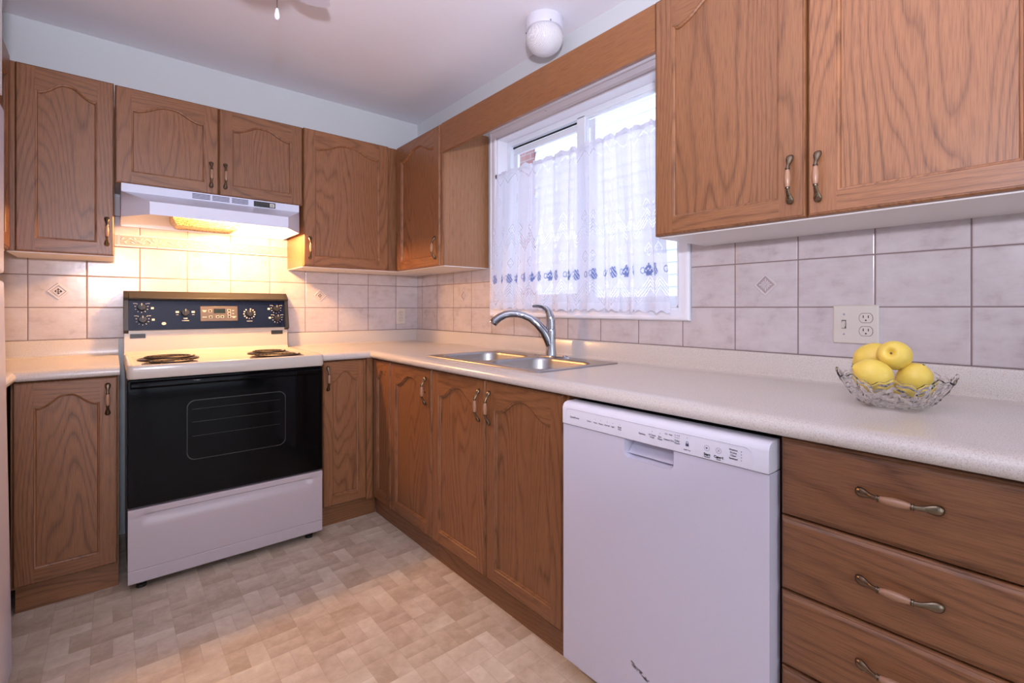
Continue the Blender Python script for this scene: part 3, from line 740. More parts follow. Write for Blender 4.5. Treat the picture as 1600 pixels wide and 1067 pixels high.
# ------------------------------------------------------------------ stove
sx0, sx1, sf = -1.668, -.9015, -.690
sc = (sx0+sx1)/2
st = thing('electric_stove', 'almond and black electric coil stove standing beneath the range hood', 'stove', (sc, -.35, 0))
mb = MB(); mb.box((sx0+.006, -.655, .045), (sx1-.006, -.012, .862)); mb.box((sx0+.06, -.60, .002), (sx1-.06, -.06, .045), 1)
obj('body', mb, [M['stove_enamel'], M['dark']], st, bevel=.002)
def tlid(i, z, y1=-.075): return rrect(sx0+i, sx1-i, -.712+i, y1-i*.3, .022-min(i, .012), z, 5)
mb = MB()
mb.rings([tlid(.004, .863), tlid(0, .868), tlid(0, .909), tlid(.003, .9155), tlid(.009, .9185), tlid(.017, .9175), tlid(.026, .907), tlid(.034, .905)], 0)
obj('cooktop', mb, M['almond_enamel'], st, smooth=45)
for (x, y, r, nm) in ((-1.503, -.338, .098, 5), (-1.515, -.577, .078, 4), (-1.065, -.318, .078, 4), (-1.080, -.560, .098, 5)):
    mb = MB(); z = .905; mb.lathe((x, y, z), [(r+.024, .0005), (r+.022, .006), (r+.017, .0075), (r+.012, .0045), (r-.01, -.002+.004), (.02, .0015), (.005, .0015)], 40)
    pn = obj('drip_pan', mb, M['pan'], st, smooth=50)
    mb = MB(); pts = []; N = nm*40
    for k in range(N+1):
        a = 2*PI*k/40; rr = .020+(r-.024+.006)*(k/N)
        pts.append((x+rr*math.cos(a), y+rr*math.sin(a), .9175))
    mb.tube(pts, (.0042), 8)
    for k in range(3):
        a = 2*PI*k/3+.5; mb.box((x-.002, y-.002, .910), (x+.002, y+.002, .914)); mb.tube([(x+.01*math.cos(a), y+.01*math.sin(a), .9115), (x+(r)*math.cos(a), y+(r)*math.sin(a), .9115)], .0022, 6)
    mb.lathe((x, y, .912), [(.012, 0), (.012, .006), (.009, .007)], 16)
    obj('coil_burner', mb, M['coil'], st, smooth=60)
# oven door
mb = MB(); D0, D1 = .347, .858
mb.rings([rrect(sx0+.004+i, sx1-.004-i, D0+i, D1-i, .006, 0, 3) for i in (0, 0, .002)], 0)
for k in range(len(mb.v)):
    x, zz, _ = mb.v[k]; ring = k//16
    mb.v[k] = (x, (-.656, -.690, -.6925)[ring], zz)
dr = obj('oven_door', mb, M['black_gloss'], st, smooth=40)
# faint window: a lighter, slightly recessed line frame and rack lines behind dark glass
mb = MB()
def rl(i, y): return [(p[0], y, p[1]) for p in rrect(sx0+.20+i, sx1-.175-i, .50+i, .755-i, .03, 0, 6)]
mb.rings([rl(0, -.6927), rl(0, -.6932), rl(.003, -.6932), rl(.003, -.6927)], 0, False, False); obj('window_outline', mb, plain('outline_grey', (.022, .021, .022), .3), dr)
mb = MB()
for z in (.60, .66, .715): mb.box((sx0+.22, -.6931, z), (sx1-.20, -.6927, z+.0018))
obj('rack_lines', mb, plain('rack_grey', (.013, .013, .013), .3), dr)
mb = MB(); hp = [(-.6925, .822), (-.700, .822), (-.706, .828), (-.706, .844), (-.700, .850), (-.6925, .852)]
mb.prism([(sx0+.012, y, z) for y, z in hp], (sx1-sx0-.024, 0, 0)); obj('door_handle', mb, M['black_gloss'], dr, bevel=.003)
mb = MB()
# storage drawer with sculpted pull
Z0, Z1 = .040, .338; ye = -.692
prof = [(-.66, Z0), (ye+.004, Z0), (ye, Z0+.004), (ye, Z0+.050), (ye+.003, Z0+.053), (ye, Z0+.056), (ye-.001, .255), (ye-.002, .285), (ye+.010, .300), (ye+.012, .308), (ye-.002, .316), (ye-.002, Z1-.004), (ye+.002, Z1), (-.66, Z1)]
flat = [(-.66, Z0), (ye+.004, Z0), (ye, Z0+.004), (ye, Z0+.050), (ye+.003, Z0+.053), (ye, Z0+.056), (ye, .255), (ye, .285), (ye-.001, .300), (ye-.001, .308), (ye-.002, .316), (ye-.002, Z1-.004), (ye+.002, Z1), (-.66, Z1)]
rs = []
for x, k in ((sx0+.005, 0), (sx0+.045, 0), (sx0+.060, .6), (sx0+.085, 1), (sx1-.085, 1), (sx1-.060, .6), (sx1-.045, 0), (sx1-.005, 0)):
    rs.append([(x, a[0]*k+b[0]*(1-k), a[1]) for a, b in zip(prof, flat)])
mb.rings(rs, 0); obj('storage_drawer', mb, M['stove_enamel'], st, smooth=35)
for x in (sx0+.05, sx1-.05):
    obj('levelling_foot', MB().lathe((x, -.63, 0), [(.018, 0), (.018, .012), (.010, .014), (.010, .045)], 14), M['black_satin'], st)
# backguard
mb = MB(); mb.prism([(sx0+.002, y, z) for y, z in ((-.012, .88), (-.10, .905), (-.082, .915), (-.070, .93), (-.066, 1.035), (-.012, 1.035))], (sx1-sx0-.004, 0, 0)); bgd = obj('backguard', mb, M['almond_enamel'], st, smooth=35, bevel=.002)
for x0 in (sx0+.026, sx1-.092):
    obj('vent_slot', MB().box((x0, -.0695, .9955), (x0+.062, -.064, 1.017)), M['black_satin'], bgd)
mb = MB()
mb.prism([(sx0, y, z) for y, z in ((-.010, 1.036), (-.074, 1.020), (-.092, 1.030), (-.096, 1.036), (-.068, 1.186), (-.072, 1.196), (-.074, 1.200), (-.030, 1.2345), (-.010, 1.2345))], (.020, 0, 0))
mb.prism([(sx1-.020, y, z) for y, z in ((-.010, 1.036), (-.074, 1.020), (-.092, 1.030), (-.096, 1.036), (-.068, 1.186), (-.072, 1.196), (-.074, 1.200), (-.030, 1.2345), (-.010, 1.2345))], (.020, 0, 0))
mb.prism([(sx0+.020, y, z) for y, z in ((-.010, 1.19), (-.050, 1.184), (-.074, 1.190), (-.080, 1.196), (-.078, 1.202), (-.030, 1.2345), (-.010, 1.2345))], (sx1-sx0-.040, 0, 0))
hd = obj('console_housing', mb, M['black_satin'], st, smooth=30, bevel=.0015)
A = Vector((0, -.082, 1.037)); Bv = Vector((0, -.055, 1.186)); pu = (Bv-A).normalized(); pn_ = Vector((0, -pu.z, pu.y)).normalized(); PH = (Bv-A).length
def TS(u, v, w_=0): p = A+pu*v+pn_*w_; return (u, p.y, p.z)   # u=x, v up the slanted console
def quadbox(mb, u0, u1, v0, v1, w0, w1, mi=0):
    mb.prism([TS(u0, v0, w0), TS(u1, v0, w0), TS(u1, v1, w0), TS(u0, v1, w0)], pn_*(w1-w0), mi)
mb = MB(); quadbox(mb, sx0+.020, sx1-.020, 0, PH, -.012, 0); cp = obj('control_panel', mb, M['navy'], st)
def clutch(u, v): return TS(u, v)
def knob(u, v, r=.0175):
    mb = MB(); n = 24; rs = []
    for rr, w_ in ((r*1.02, .001), (r, .004), (r*.93, .014), (r*.86, .016)):
        rs.append([tuple(Vector(TS(u+rr*math.cos(2*PI*k/n), v+rr*math.sin(2*PI*k/n), w_))) for k in range(n)])
    mb.rings(rs, 0); quadbox(mb, u-.0042, u+.0042, v-r*.95, v+r*.98, .014, .024, 0); quadbox(mb, u-.001, u+.001, v+r*.3, v+r*.99, .024, .0245, 1)
    obj('knob', mb, [M['black_satin'], M['silk']], st, smooth=40)
def ticks(mb, u, v, r, n=9, a0=-.25*PI, a1=1.25*PI, ln=.005, th_=.0013, box=False):
    for k in range(n):
        a = a0+(a1-a0)*k/(n-1); a = -a
        c_, s_ = math.cos(a), math.sin(a); r0, r1 = r, r+ln
        mb.prism([TS(u+r0*c_-th_*s_, v+r0*s_+th_*c_, .0002), TS(u+r1*c_-th_*s_, v+r1*s_+th_*c_, .0002), TS(u+r1*c_+th_*s_, v+r1*s_-th_*c_, .0002), TS(u+r0*c_+th_*s_, v+r0*s_-th_*c_, .0002)], pn_*.0005)
def px2u(px): return sx0+(px-190)/(449-190)*(sx1-sx0)   # rough, refined below
kn = [(-1.596, .116), (-1.592, .052), (-1.412, .086), (-1.108, .080), (-.966, .108), (-.962, .052)]
mbt = MB()
for i, (u, v) in enumerate(kn):
    knob(u, v)
    mbt = MB()
    if i in (0, 1, 4, 5):
        ticks(mbt, u, v, .0235); quadbox(mbt, u-.034, u-.022, v+.0195, v+.0215, .0002, .0007); quadbox(mbt, u+.022, u+.034, v+.0195, v+.0215, .0002, .0007)
    if i == 3: ticks(mbt, u, v, .024, 12, -.42*PI, 1.3*PI, .007, .0030)
    if i == 2:
        for sg in (-1, 1): quadbox(mbt, u+sg*.035-.007, u+sg*.035+.007, v+.001, v+.010, .0002, .0007); quadbox(mbt, u+sg*.035-.005, u+sg*.035+.005, v-.010, v-.008, .0002, .0007)
        quadbox(mbt, -1.428, -1.396, .0435, .0465, .0002, .0007); quadbox(mbt, -1.421, -1.403, .054, .060, .0002, .0007)
    if i == 3: quadbox(mbt, -1.122, -1.094, .036, .039, .0002, .0007)
    if i in (0, 1, 4, 5):
        uu, vv = {0: (-1.552, .112), 1: (-1.549, .052), 4: (-1.006, .108), 5: (-1.002, .055)}[i]; quadbox(mbt, uu-.006, uu+.006, vv-.005, vv+.005, .0002, .0007)
    obj('dial_marking', mbt, M['silk'], cp, smooth=0)
mbt = MB()
mbt.prism([TS(-1.505+.0095*math.cos(2*PI*k/20), .031+.0075*math.sin(2*PI*k/20), .0002) for k in range(20)], pn_*.0008)
obj('emblem', mbt, M['silk'], cp, smooth=0)
mb = MB(); quadbox(mb, -1.345, -1.168, .040, .122, 0, .004); clk = obj('clock_panel', mb, M['bronze_panel'], st, bevel=.001)
mb = MB(); quadbox(mb, -1.283, -1.228, .083, .108, .004, .0046); obj('display', mb, M['display'], clk)
mb = MB()
for u, v in ((-1.300, .096), (-1.298, .062), (-1.265, .063), (-1.243, .063), (-1.210, .098), (-1.209, .081), (-1.209, .064)):
    mb = MB(); quadbox(mb, u-.0075, u+.0075, v-.0065, v+.0065, .004, .0050, 1); quadbox(mb, u-.0055, u+.0055, v-.0045, v+.0045, .0050, .0065, 0)
    obj('button', mb, [M['black_satin'], M['silk']], clk, smooth=0)
mb = MB()
for u, v, l in ((-1.326, .098, .020), (-1.326, .092, .012), (-1.326, .062, .020), (-1.190, .098, .010), (-1.190, .081, .009), (-1.187, .064, .022), (-1.187, .058, .012)): quadbox(mb, u-l/2, u+l/2, v-.0014, v+.0014, .004, .0045, 1)
obj('button_lettering', mb, [M['black_satin'], M['silk']], clk)

# ------------------------------------------------------------------ range hood
hx0, hx1 = -1.680, -.912
hdn = thing('range_hood', 'white metal range hood with lit underside, mounted above the stove', 'range hood', (sc, 0, 1.56))
mb = MB(); ht = 1.7165
def hl(z, yf, ins): return [(hx0, -.005, z), (hx0, -.330, z), (hx0+ins, yf, z), (hx1-ins, yf, z), (hx1, -.330, z), (hx1, -.005, z)]
# outer shell (open below)
top = [(hx0, -.005, ht), (hx0, -.330, ht), (hx1, -.330, ht), (hx1, -.005, ht)]
A1 = [(hx0, -.005, ht), (hx0, -.326, ht), (hx0+.001, -.330, ht), (hx1-.001, -.330, ht), (hx1, -.326, ht), (hx1, -.005, ht)]
A2 = [(hx0, -.005, 1.679), (hx0, -.326, 1.679), (hx0+.001, -.330, 1.679), (hx1-.001, -.330, 1.679), (hx1, -.326, 1.679), (hx1, -.005, 1.679)]
A3 = hl(1.619, -.482, .097); A4 = hl(1.562, -.482, .097)
def inn(L, d=.004):
    return [(L[0][0]+d, L[0][1]-d, L[0][2]), (L[1][0]+d, L[1][1], L[1][2]), (L[2][0]+d*.6, L[2][1]+d, L[2][2]), (L[3][0]-d*.6, L[3][1]+d, L[3][2]), (L[4][0]-d, L[4][1], L[4][2]), (L[5][0]-d, L[5][1]-d, L[5][2])]
mb.rings([A1, A2, A3, A4, inn(A4), inn([(p[0], p[1], 1.617) for p in A4], .005), inn([(p[0], p[1], 1.640) for p in A2], .006)], 0)
sh = obj('hood_shell', mb, M['hood_enamel'], hdn, smooth=25)
mb = MB()
for g0 in (-1.4095, -1.3255, -1.2400):
    for k in range(4): mb.box((g0, -.3312, 1.686+k*.0068), (g0+.075, -.3302, 1.6895+k*.0068))
obj('vent_slats', mb, M['ink'], sh, smooth=0)
mb = MB(); mb.box((-1.139, -.3325, 1.683), (-1.035, -.3302, 1.711), 0)
for k in range(2): mb.box((-1.128+k*.034, -.336, 1.689), (-1.106+k*.034, -.3325, 1.705), 0)
mb.box((-1.062, -.3332, 1.687), (-1.040, -.3325, 1.706), 1)
for k in range(3): mb.box((-1.059, -.3336, 1.690+k*.005), (-1.043, -.3332, 1.692+k*.005), 0)
obj('switch_plate', mb, [M['black_satin'], M['silk']], hdn, smooth=0)
t = NT('grease_filter'); vec = t.pos()[0]; n = t.noise(vec, 150, 2); t.link(t.ramp(n, [(.35, (.25, .16, .07)), (.6, (.75, .60, .36))]), t.b.inputs['Base Color']); t.b.inputs['Metallic'].default_value = .6; t.b.inputs['Roughness'].default_value = .4; t.bump(n, .8, .003)
M['filter'] = t.m
mb = MB(); fx0, fx1 = -1.455, -1.195
def fr_(i, z): return [(fx0+i, -.175+i, z), (fx1-i, -.175+i, z), (fx1-i, -.035-i, z), (fx0+i, -.035-i, z)]
mb.rings([fr_(-.022, 1.640), fr_(-.020, 1.600), fr_(-.002, 1.570), fr_(.010, 1.566), fr_(.014, 1.570)], 0, True, False); ff = obj('filter_tray', mb, M['filter'], hdn, smooth=20)
obj('grease_filter', MB().add(fr_(.014, 1.570), [(0, 1, 2, 3)]).add(fr_(.014, 1.573), [(0, 1, 2, 3)]), M['filter'], ff, smooth=0)
mb = MB(); mb.lathe((-1.21, -.335, 1.612), [(.013, .0), (.014, .012), (.014, .028)], 16); obj('bulb_socket', mb, M['plastic_white'], hdn)

# ------------------------------------------------------------------ dishwasher
dw = thing('dishwasher', 'white built-in dishwasher between sink cabinet and drawer stack', 'dishwasher', (-.3, -2.4, 0))
y0, y1, xf = -2.703, -2.098, -.640
obj('tub', MB().box((-.57, -2.700, .10), (-.04, -2.100, .858)), M['dark'], dw)
obj('kick_plate', MB().box((-.575, -2.700, .005), (-.555, -2.100, .10)), M['plastic_white'], dw)
# door front with handle pocket
PY0, PY1, PZ0, PZ1 = -2.477, -2.327, .742, .792
def fpt(y, z, x): return (x, y, z)
bm = bmesh.new()
outer = [(xf, y0, .072), (xf, y1, .072), (xf, y1, PZ1), (xf, PY1, PZ1)]
pk = []
rad = .018
for cy, a0 in ((PY1-rad, 0), (PY0+rad, -90)):
    for k in range(7):
        a = math.radians(a0-90*k/6); pk.append((cy+rad*math.cos(a), PZ0+rad+rad*math.sin(a)))
pocket = [(PY1, PZ1)]+pk+[(PY0, PZ1)]
loop = [(y0, .072), (y1, .072), (y1, PZ1)]+pocket+[(y0, PZ1)]
mb = MB(); n = len(loop)
vs = [bm.verts.new((xf, p[0], p[1])) for p in loop]; es = [bm.edges.new((vs[i], vs[(i+1) % n])) for i in range(n)]
bmesh.ops.triangle_fill(bm, use_beauty=True, edges=es); bm.verts.index_update()
mb.add([tuple(v.co) for v in bm.verts], [tuple(v.index for v in f.verts) for f in bm.faces]); bm.free()
mb.rings([[(xf, y0, .072), (xf, y1, .072)], [(-.585, y0, .072), (-.585, y1, .072)]], 0, False, False, False)
mb.add([(xf, y0, .072), (xf, y0, PZ1), (-.585, y0, PZ1), (-.585, y0, .072)], [(0, 1, 2, 3)]); mb.add([(xf, y1, .072), (xf, y1, PZ1), (-.585, y1, PZ1), (-.585, y1, .072)], [(0, 1, 2, 3)])
back = [(p[0]*.94+(-2.402)*.06, p[1]+(.012 if p[1] < PZ1-.001 else 0)) for p in pocket]
mb.rings([[(xf, a, b) for a, b in pocket], [(xf+.004, a, b) for a, b in pocket], [(xf+.010+.034*min(1, (b-PZ0)/.030), a, b) for a, b in back]], 0, False, False, False)
ys = [PY0+(PY1-PY0)*(.03+.94*k/12) for k in range(13)]
mb.rings([[(xf+.010, yy, PZ0+.012) for yy in ys], [(xf+.020, yy, PZ0+.018) for yy in ys], [(xf+.044, yy, PZ0+.042) for yy in ys], [(xf+.046, yy, PZ1) for yy in ys]], 0, False, False, False)
mb.add([(xf+.001, y0, PZ1), (xf+.001, y1, PZ1), (-.585, y1, PZ1), (-.585, y0, PZ1)], [(0, 1, 2, 3)])
dd = obj('door', mb, M['white_enamel'], dw, smooth=35)
mb = MB()
pr = [(-.585, .7935), (xf-.003, .7935), (xf-.004, .795), (xf-.004, .842), (xf+.000, .852), (xf+.006, .857), (xf+.016, .860), (-.585, .860)]
mb.rings([[(x, yy, z) for x, z in pr] for yy in (y0, y1)], 0)
pnl = obj('control_panel', mb, M['plastic_white'], dw, smooth=30, bevel=.0015)
# raised outline on the panel (rounded band)
mb = MB()
def ro(i, x): return [(x, p[0], p[1]) for p in rrect(y0+.045+i, y1-.028-i, .780+i, .842-i*.6, .010, 0, 4)]
mb.tube([(xf-.0042, y, z) for y, z in [(y1-.018, .798), (y1-.018, .836), (y1-.024, .842), (y0+.046, .842), (y0+.036, .836), (y0+.036, .798)]], (.0010), 6)
obj('panel_ridge', mb, M['plastic_white'], pnl, smooth=50)
txtm = M['ink']
def text(s, y, z, size, x, parent, mat=None, bold=0):
    cu = bpy.data.curves.new('t', 'FONT'); cu.body = s; cu.size = size; cu.align_x = 'CENTER'; cu.align_y = 'CENTER'; cu.offset = bold; cu.extrude = .0001
    to = bpy.data.objects.new('t', cu); C.objects.link(to)
    dg = bpy.context.evaluated_depsgraph_get(); me = bpy.data.meshes.new_from_object(to.evaluated_get(dg))
    mb_ = MB(); mb_.add([(x, y-v.co.x, z+v.co.y) for v in me.vertices], [tuple(p.vertices) for p in me.polygons])
    bpy.data.objects.remove(to); bpy.data.curves.remove(cu); bpy.data.meshes.remove(me)
    return mb_
xt = xf-.0046
from math import inf
allt = MB()
def put(s, px_y, z, size=.0065, bold=.0001):
    m_ = text(s, px_y, z, size, xt, pnl, bold=bold); allt.add([(a, b, c+.007) for a, b, c in m_.v], m_.f)
put('QuietPower', -2.149, .811, .0075)
for s, y in (('Cycles', -2.205), ('Auto', -2.229), ('Heavy', -2.249), ('Normal', -2.272), ('Light', -2.292), ('Rinse\nOnly', -2.315)): put(s, y, .8105, .0058)
for y in (-2.229, -2.249, -2.272, -2.292, -2.315): put('o', y, .8205, .004)
put('Options', -2.387, .8105, .0062)
for s, y in (('Hi Temp\nWash', -2.418), ('Sani\nRinse', -2.441), ('Heated Dry', -2.466), ('Delay\nHours', -2.489)): put(s, y, .8105, .0058)
for y in (-2.418, -2.441): put('o', y, .8225, .004)
put('On   High', -2.466, .8245, .0052); put('2  4  8', -2.489, .8265, .0050); put('o  o  o', -2.489, .8215, .004); put('o', -2.516, .8265, .004); put('Hold 3 sec', -2.516, .797, .0042)
put('Start', -2.566, .798, .0080, .0003); put('Resume', -2.566, .7925, .0045)
put('Cancel', -2.594, .798, .0080, .0003); put('Drain', -2.594, .7925, .0045)
for k, s in enumerate(('Washing', 'Drying', 'Clean', 'Sanitized')): put(s, -2.628, .8225-.0065*k, .0055); put('o', -2.646, .8225-.0065*k, .0045)
def circ(y, z, r, w_=.0005, n=28):
    a = [(xt, y+r*math.cos(2*PI*k/n), z+r*math.sin(2*PI*k/n)) for k in range(n)]; b = [(xt, y+(r-w_)*math.cos(2*PI*k/n), z+(r-w_)*math.sin(2*PI*k/n)) for k in range(n)]
    allt.rings([a, b], 0, False, False)
for y in (-2.566, -2.594): circ(y, .820, .0066, .0005)
allt.add([(xt, -2.5635, .8225), (xt, -2.5635, .8175), (xt, -2.569, .820)], [(0, 1, 2)])
for a in (1, -1): allt.add([(xt, -2.594-.003*a-.0004, .817), (xt, -2.594-.003*a+.0004, .817), (xt, -2.594+.003*a+.0004, .823), (xt, -2.594+.003*a-.0004, .823)], [(0, 1, 2, 3)])
for s0_, s1_ in (((-2.512, .813), (-2.520, .8195)),): allt.add([(xt, s0_[0], s0_[1]), (xt, s1_[0], s0_[1]), (xt, s1_[0], s1_[1]), (xt, s0_[0], s1_[1])], [(0, 1, 2, 3)])
allt.tube([(xt, -2.5135, .8195), (xt, -2.5135, .823), (xt, -2.516, .825), (xt, -2.5185, .823), (xt, -2.5185, .8195)], .0005, 5)
obj('panel_lettering', allt, M['ink'], pnl, smooth=0)
# worn sticker residue near the foot of the door
mb = MB(); rr_ = random.Random(4)
for k in range(46):
    u = k/45; cy, cz = -2.352-.050*u+rr_.uniform(-.003, .003), .197-.022*u+rr_.uniform(-.006, .006)*(1-u*.4); r = rr_.uniform(.0012, .004)
    mb.prism([(xf-.0001, cy+r*math.cos(a), cz+r*.8*math.sin(a)) for a in (0, 1.1, 2.3, 3.4, 4.6, 5.4)], (-.0003, 0, 0))
obj('worn_mark', mb, plain('worn_grey', (.30, .28, .31), .6), dd, smooth=0)

# ------------------------------------------------------------------ refrigerator (only the edge shows)
fg = thing('refrigerator', 'white refrigerator whose edge shows along the left border', 'refrigerator', (-2.28, -1.37, 0))
obj('cabinet_body', MB().box((-2.60, -1.745, .02), (-2.03, -1.005, 1.76)), M['white_enamel'], fg, bevel=.006)
mb = MB(); mb.box((-2.025, -1.745, 1.252), (-1.966, -1.000, 1.76)); obj('freezer_door', mb, M['white_enamel'], fg, bevel=.010, seg=4)
mb = MB(); mb.prism([(-2.025, -1.745, .03), (-1.948, -1.745, .03), (-1.966, -1.745, 1.232), (-2.025, -1.745, 1.232)], (0, .745, 0)); dlo = obj('lower_door', mb, M['white_enamel'], fg, bevel=.010, seg=4)

# ------------------------------------------------------------------ outlets and switch
def plate(name, label, cat, T3, u0, u1, v0, v1, gangs, side_switch=False):
    o = thing(name, label, cat, T3((u0+u1)/2, v0, 0))
    mb = MB(); R2 = lambda i, d: [T3(p, q, d) for p, q in ((u0+i, v0+i), (u1-i, v0+i), (u1-i, v1-i), (u0+i, v1-i))]
    mb.rings([R2(0, -.0005), R2(0, .003), (R2(.003, .0058)), R2(.005, .006)], 0); obj('cover_plate', mb, M['plate'], o, smooth=25)
    vc = (v0+v1)/2
    for uc, typ in gangs:
        if typ == 'outlet':
            for dv in (-.0195, .0195):
                mb = MB(); n = 28; q = []
                for k in range(n):
                    a = 2*PI*k/n; cx_, sy_ = math.cos(a), math.sin(a); q.append((uc+.0165*cx_, vc+dv+max(-.0135, min(.0135, .0165*sy_))))
                mb.rings([[T3(a, b, .0055) for a, b in q], [T3(a, b, .0072) for a, b in q]], 0)
                for e in (-.0062, .0062): mb.prism([T3(uc+e+a, vc+dv+.004+b, .0071) for a, b in ((-.0011, -.004), (.0011, -.004), (.0011, .004), (-.0011, .004))], Vector(T3(0, 0, .0004))-Vector(T3(0, 0, 0)), 1)
                mb.prism([T3(uc+.0024*math.cos(t), vc+dv-.0068+.0024*math.sin(t), .0071) for t in (0, 1, 2, 3.14, 4.1, 5.2)], Vector(T3(0, 0, .0004))-Vector(T3(0, 0, 0)), 1)
                ring_o = [T3(uc+(a-uc)*1.07, vc+dv+(b-vc-dv)*1.08, .0061) for a, b in q]; mb.rings([ring_o, [T3(a, b, .0061) for a, b in q]], 1, False, False)
                obj('receptacle', mb, [M['plate'], M['dark']], o, smooth=25)
        else:
            mb = MB(); mb.prism([T3(uc+a, vc+b, .0055) for a, b in ((-.006, -.013), (.006, -.013), (.006, .013), (-.006, .013))], Vector(T3(0, 0, .0008))-Vector(T3(0, 0, 0)), 1)
            mb.add([T3(uc+a, vc+b, d) for a, b, d in ((-.0042, -.004, .006), (.0042, -.004, .006), (.0042, .010, .006), (-.0042, .010, .006), (-.004, -.011, .016), (.004, -.011, .016), (.004, -.004, .018), (-.004, -.004, .018))], [(0, 1, 5, 4), (1, 2, 6, 5), (2, 3, 7, 6), (3, 0, 4, 7), (4, 5, 6, 7)], 0)
            obj('toggle', mb, [M['plate'], M['bronze_panel']], o, smooth=0)
            for dv in (-.030, .030): obj('screw', MB().rings([[T3(uc+r*math.cos(a*.785), vc+dv+r*math.sin(a*.785), d) for a in range(8)] for r, d in ((.003, .006), (.0025, .0068))]), M['rod'], o)
    return o
plate('outlet_plate', 'almond cover plate with one switch and one double outlet, behind the fruit bowl', 'outlet', TR, 2.632, 2.747, 1.040, 1.156, [(2.661, 'sw'), (2.7165, 'outlet')])
plate('outlet_plate', 'single almond double outlet on the tiles near the inner corner', 'outlet', TB, -.167, -.097, 1.034, 1.147, [(-.132, 'outlet')])

# ------------------------------------------------------------------ ceiling globe light and fan
gx, gy = -.165, -1.515
gl_ = thing('ceiling_light', 'small white globe ceiling light above the window valance', 'ceiling light', (gx, gy, H))
mb = MB(); mb.lathe((gx, gy, H), [(.086, 0), (.087, -.004), (.086, -.046), (.083, -.050), (.074, -.051)], 40); obj('base', mb, M['plastic_white'], gl_, smooth=40)
for a in (-2.0, .1, 2.2): obj('screw', MB().lathe((gx+.087*math.cos(a), gy+.087*math.sin(a), H-.045), [(.003, 0), (.003, -.006)], 8), M['rod'], gl_)
mb = MB(); pr = [(.074, .006)]+[(.0865*math.cos(a), -.030-.074*math.sin(a)) for a in [math.radians(x) for x in range(-30, 90, 6)]]+[(.002, -.104)]
mb.lathe((gx, gy, H-.057), pr, 40)
t = NT('milk_glass'); t.b.inputs['Base Color'].default_value = (.80, .78, .80, 1); t.b.inputs['Roughness'].default_value = .08
wv = t.node('ShaderNodeTexWave'); wv.inputs['Scale'].default_value = 9; wv.inputs['Distortion'].default_value = 7; wv.inputs['Detail'].default_value = 2
t.link(t.mix(wv.outputs[1], (.66, .64, .66), (.82, .80, .82)), t.b.inputs['Base Color']); M['milk'] = t.m
obj('glass_globe', mb, M['milk'], gl_, smooth=60)

fx, fy = -1.385, -1.585
fn = thing('ceiling_fan', 'white ceiling fan partly out of view at the top, with hanging pull chain', 'ceiling fan', (fx, fy, H))
mb = MB(); mb.lathe((fx, fy, H), [(.065, 0), (.065, -.03), (.02, -.05), (.014, -.055), (.014, -.10), (.09, -.11), (.115, -.13), (.115, -.19), (.09, -.215), (.07, -.225)], 40); obj('motor_housing', mb, M['plastic_white'], fn, smooth=40)
mb = MB(); mb.lathe((fx, fy, H-.226), [(.07, 0), (.13, -.03), (.125, -.06), (.08, -.09), (.02, -.10)], 40); obj('light_bowl', mb, M['milk'], fn, smooth=60)
a0 = math.atan2(.41, .28)-.035
for k in range(5):
    a = a0+2*PI*k/5; ca, sa = math.cos(a), math.sin(a)
    def bp_(r, s, z): return (fx+r*ca-s*sa, fy+r*sa+s*ca, z)
    lp = [(.17, -.052), (.44, -.068), (.475, -.060), (.492, -.035), (.496, 0), (.492, .035), (.475, .060), (.44, .068), (.17, .052)]
    mb = MB(); mb.prism([bp_(r, s, 2.335+s*.16) for r, s in lp], (0, 0, .007)); bl = obj('blade', mb, M['plastic_white'], fn, bevel=.002)
    mb = MB(); mb.prism([bp_(r, s, 2.328) for r, s in ((.09, -.012), (.20, -.030), (.24, 0), (.20, .030), (.09, .012))], (0, 0, .006)); obj('blade_arm', mb, M['plastic_white'], bl)
cxn, cyn = -1.3155, -1.515
ch = obj('pull_chain', MB().tube([(cxn, cyn, 2.26), (cxn, cyn, 2.083)], .0016, 8), M['brass'], fn)
mb = MB(); mb.lathe((cxn, cyn, 2.083), [(.002, 0), (.0045, -.004), (.0078, -.022), (.0075, -.030), (.004, -.036), (.001, -.037)], 20); obj('pull_knob', mb, M['plastic_white'], ch, smooth=60)

# ------------------------------------------------------------------ crystal bowl with lemons
t = NT('cut_crystal'); t.b.inputs['Base Color'].default_value = (1, 1, 1, 1); t.b.inputs['Roughness'].default_value = .02; t.b.inputs['Transmission Weight'].default_value = 1; t.b.inputs['IOR'].default_value = 1.36; M['crystal'] = t.m
bc = Vector((-.287, -2.840, .9145)); N = 96
yawB = math.atan2(bc.y+3.1365, bc.x+1.7115)+PI/2     # long axis across the view
def bowl_r(a, t): return (.050+.052*t**.62+.006*t)*(1+.05*t*abs(math.cos(a))**3)
def bowl_pt(a, t, off=0.0, zoff=0.0):
    rim = .066+.006*math.cos(8*a)+.009*abs(math.cos(a))**4+.003*math.cos(24*a)
    r = bowl_r(a, t)
    cut = 0
    cut += .0019*(1 if (a*8/PI+t*3) % 1 < .5 else 0)*(t > .12 and t < .9)+.0014*math.sin(a*16+t*22)*math.sin(a*16-t*22)*(t > .05)
    r = r+off+(cut if off == 0 else 0)
    A_ = a+yawB
    return (bc.x+r*math.cos(A_), bc.y+r*math.sin(A_), bc.z+.001+rim*t**1.15+zoff)
rs = []
rs.append([(bc.x+.030*math.cos(2*PI*k/N+yawB), bc.y+.030*math.sin(2*PI*k/N+yawB), bc.z+.003) for k in range(N)])
rs.append([(bc.x+.046*math.cos(2*PI*k/N+yawB), bc.y+.046*math.sin(2*PI*k/N+yawB), bc.z) for k in range(N)])
ts = [k/14 for k in range(15)]
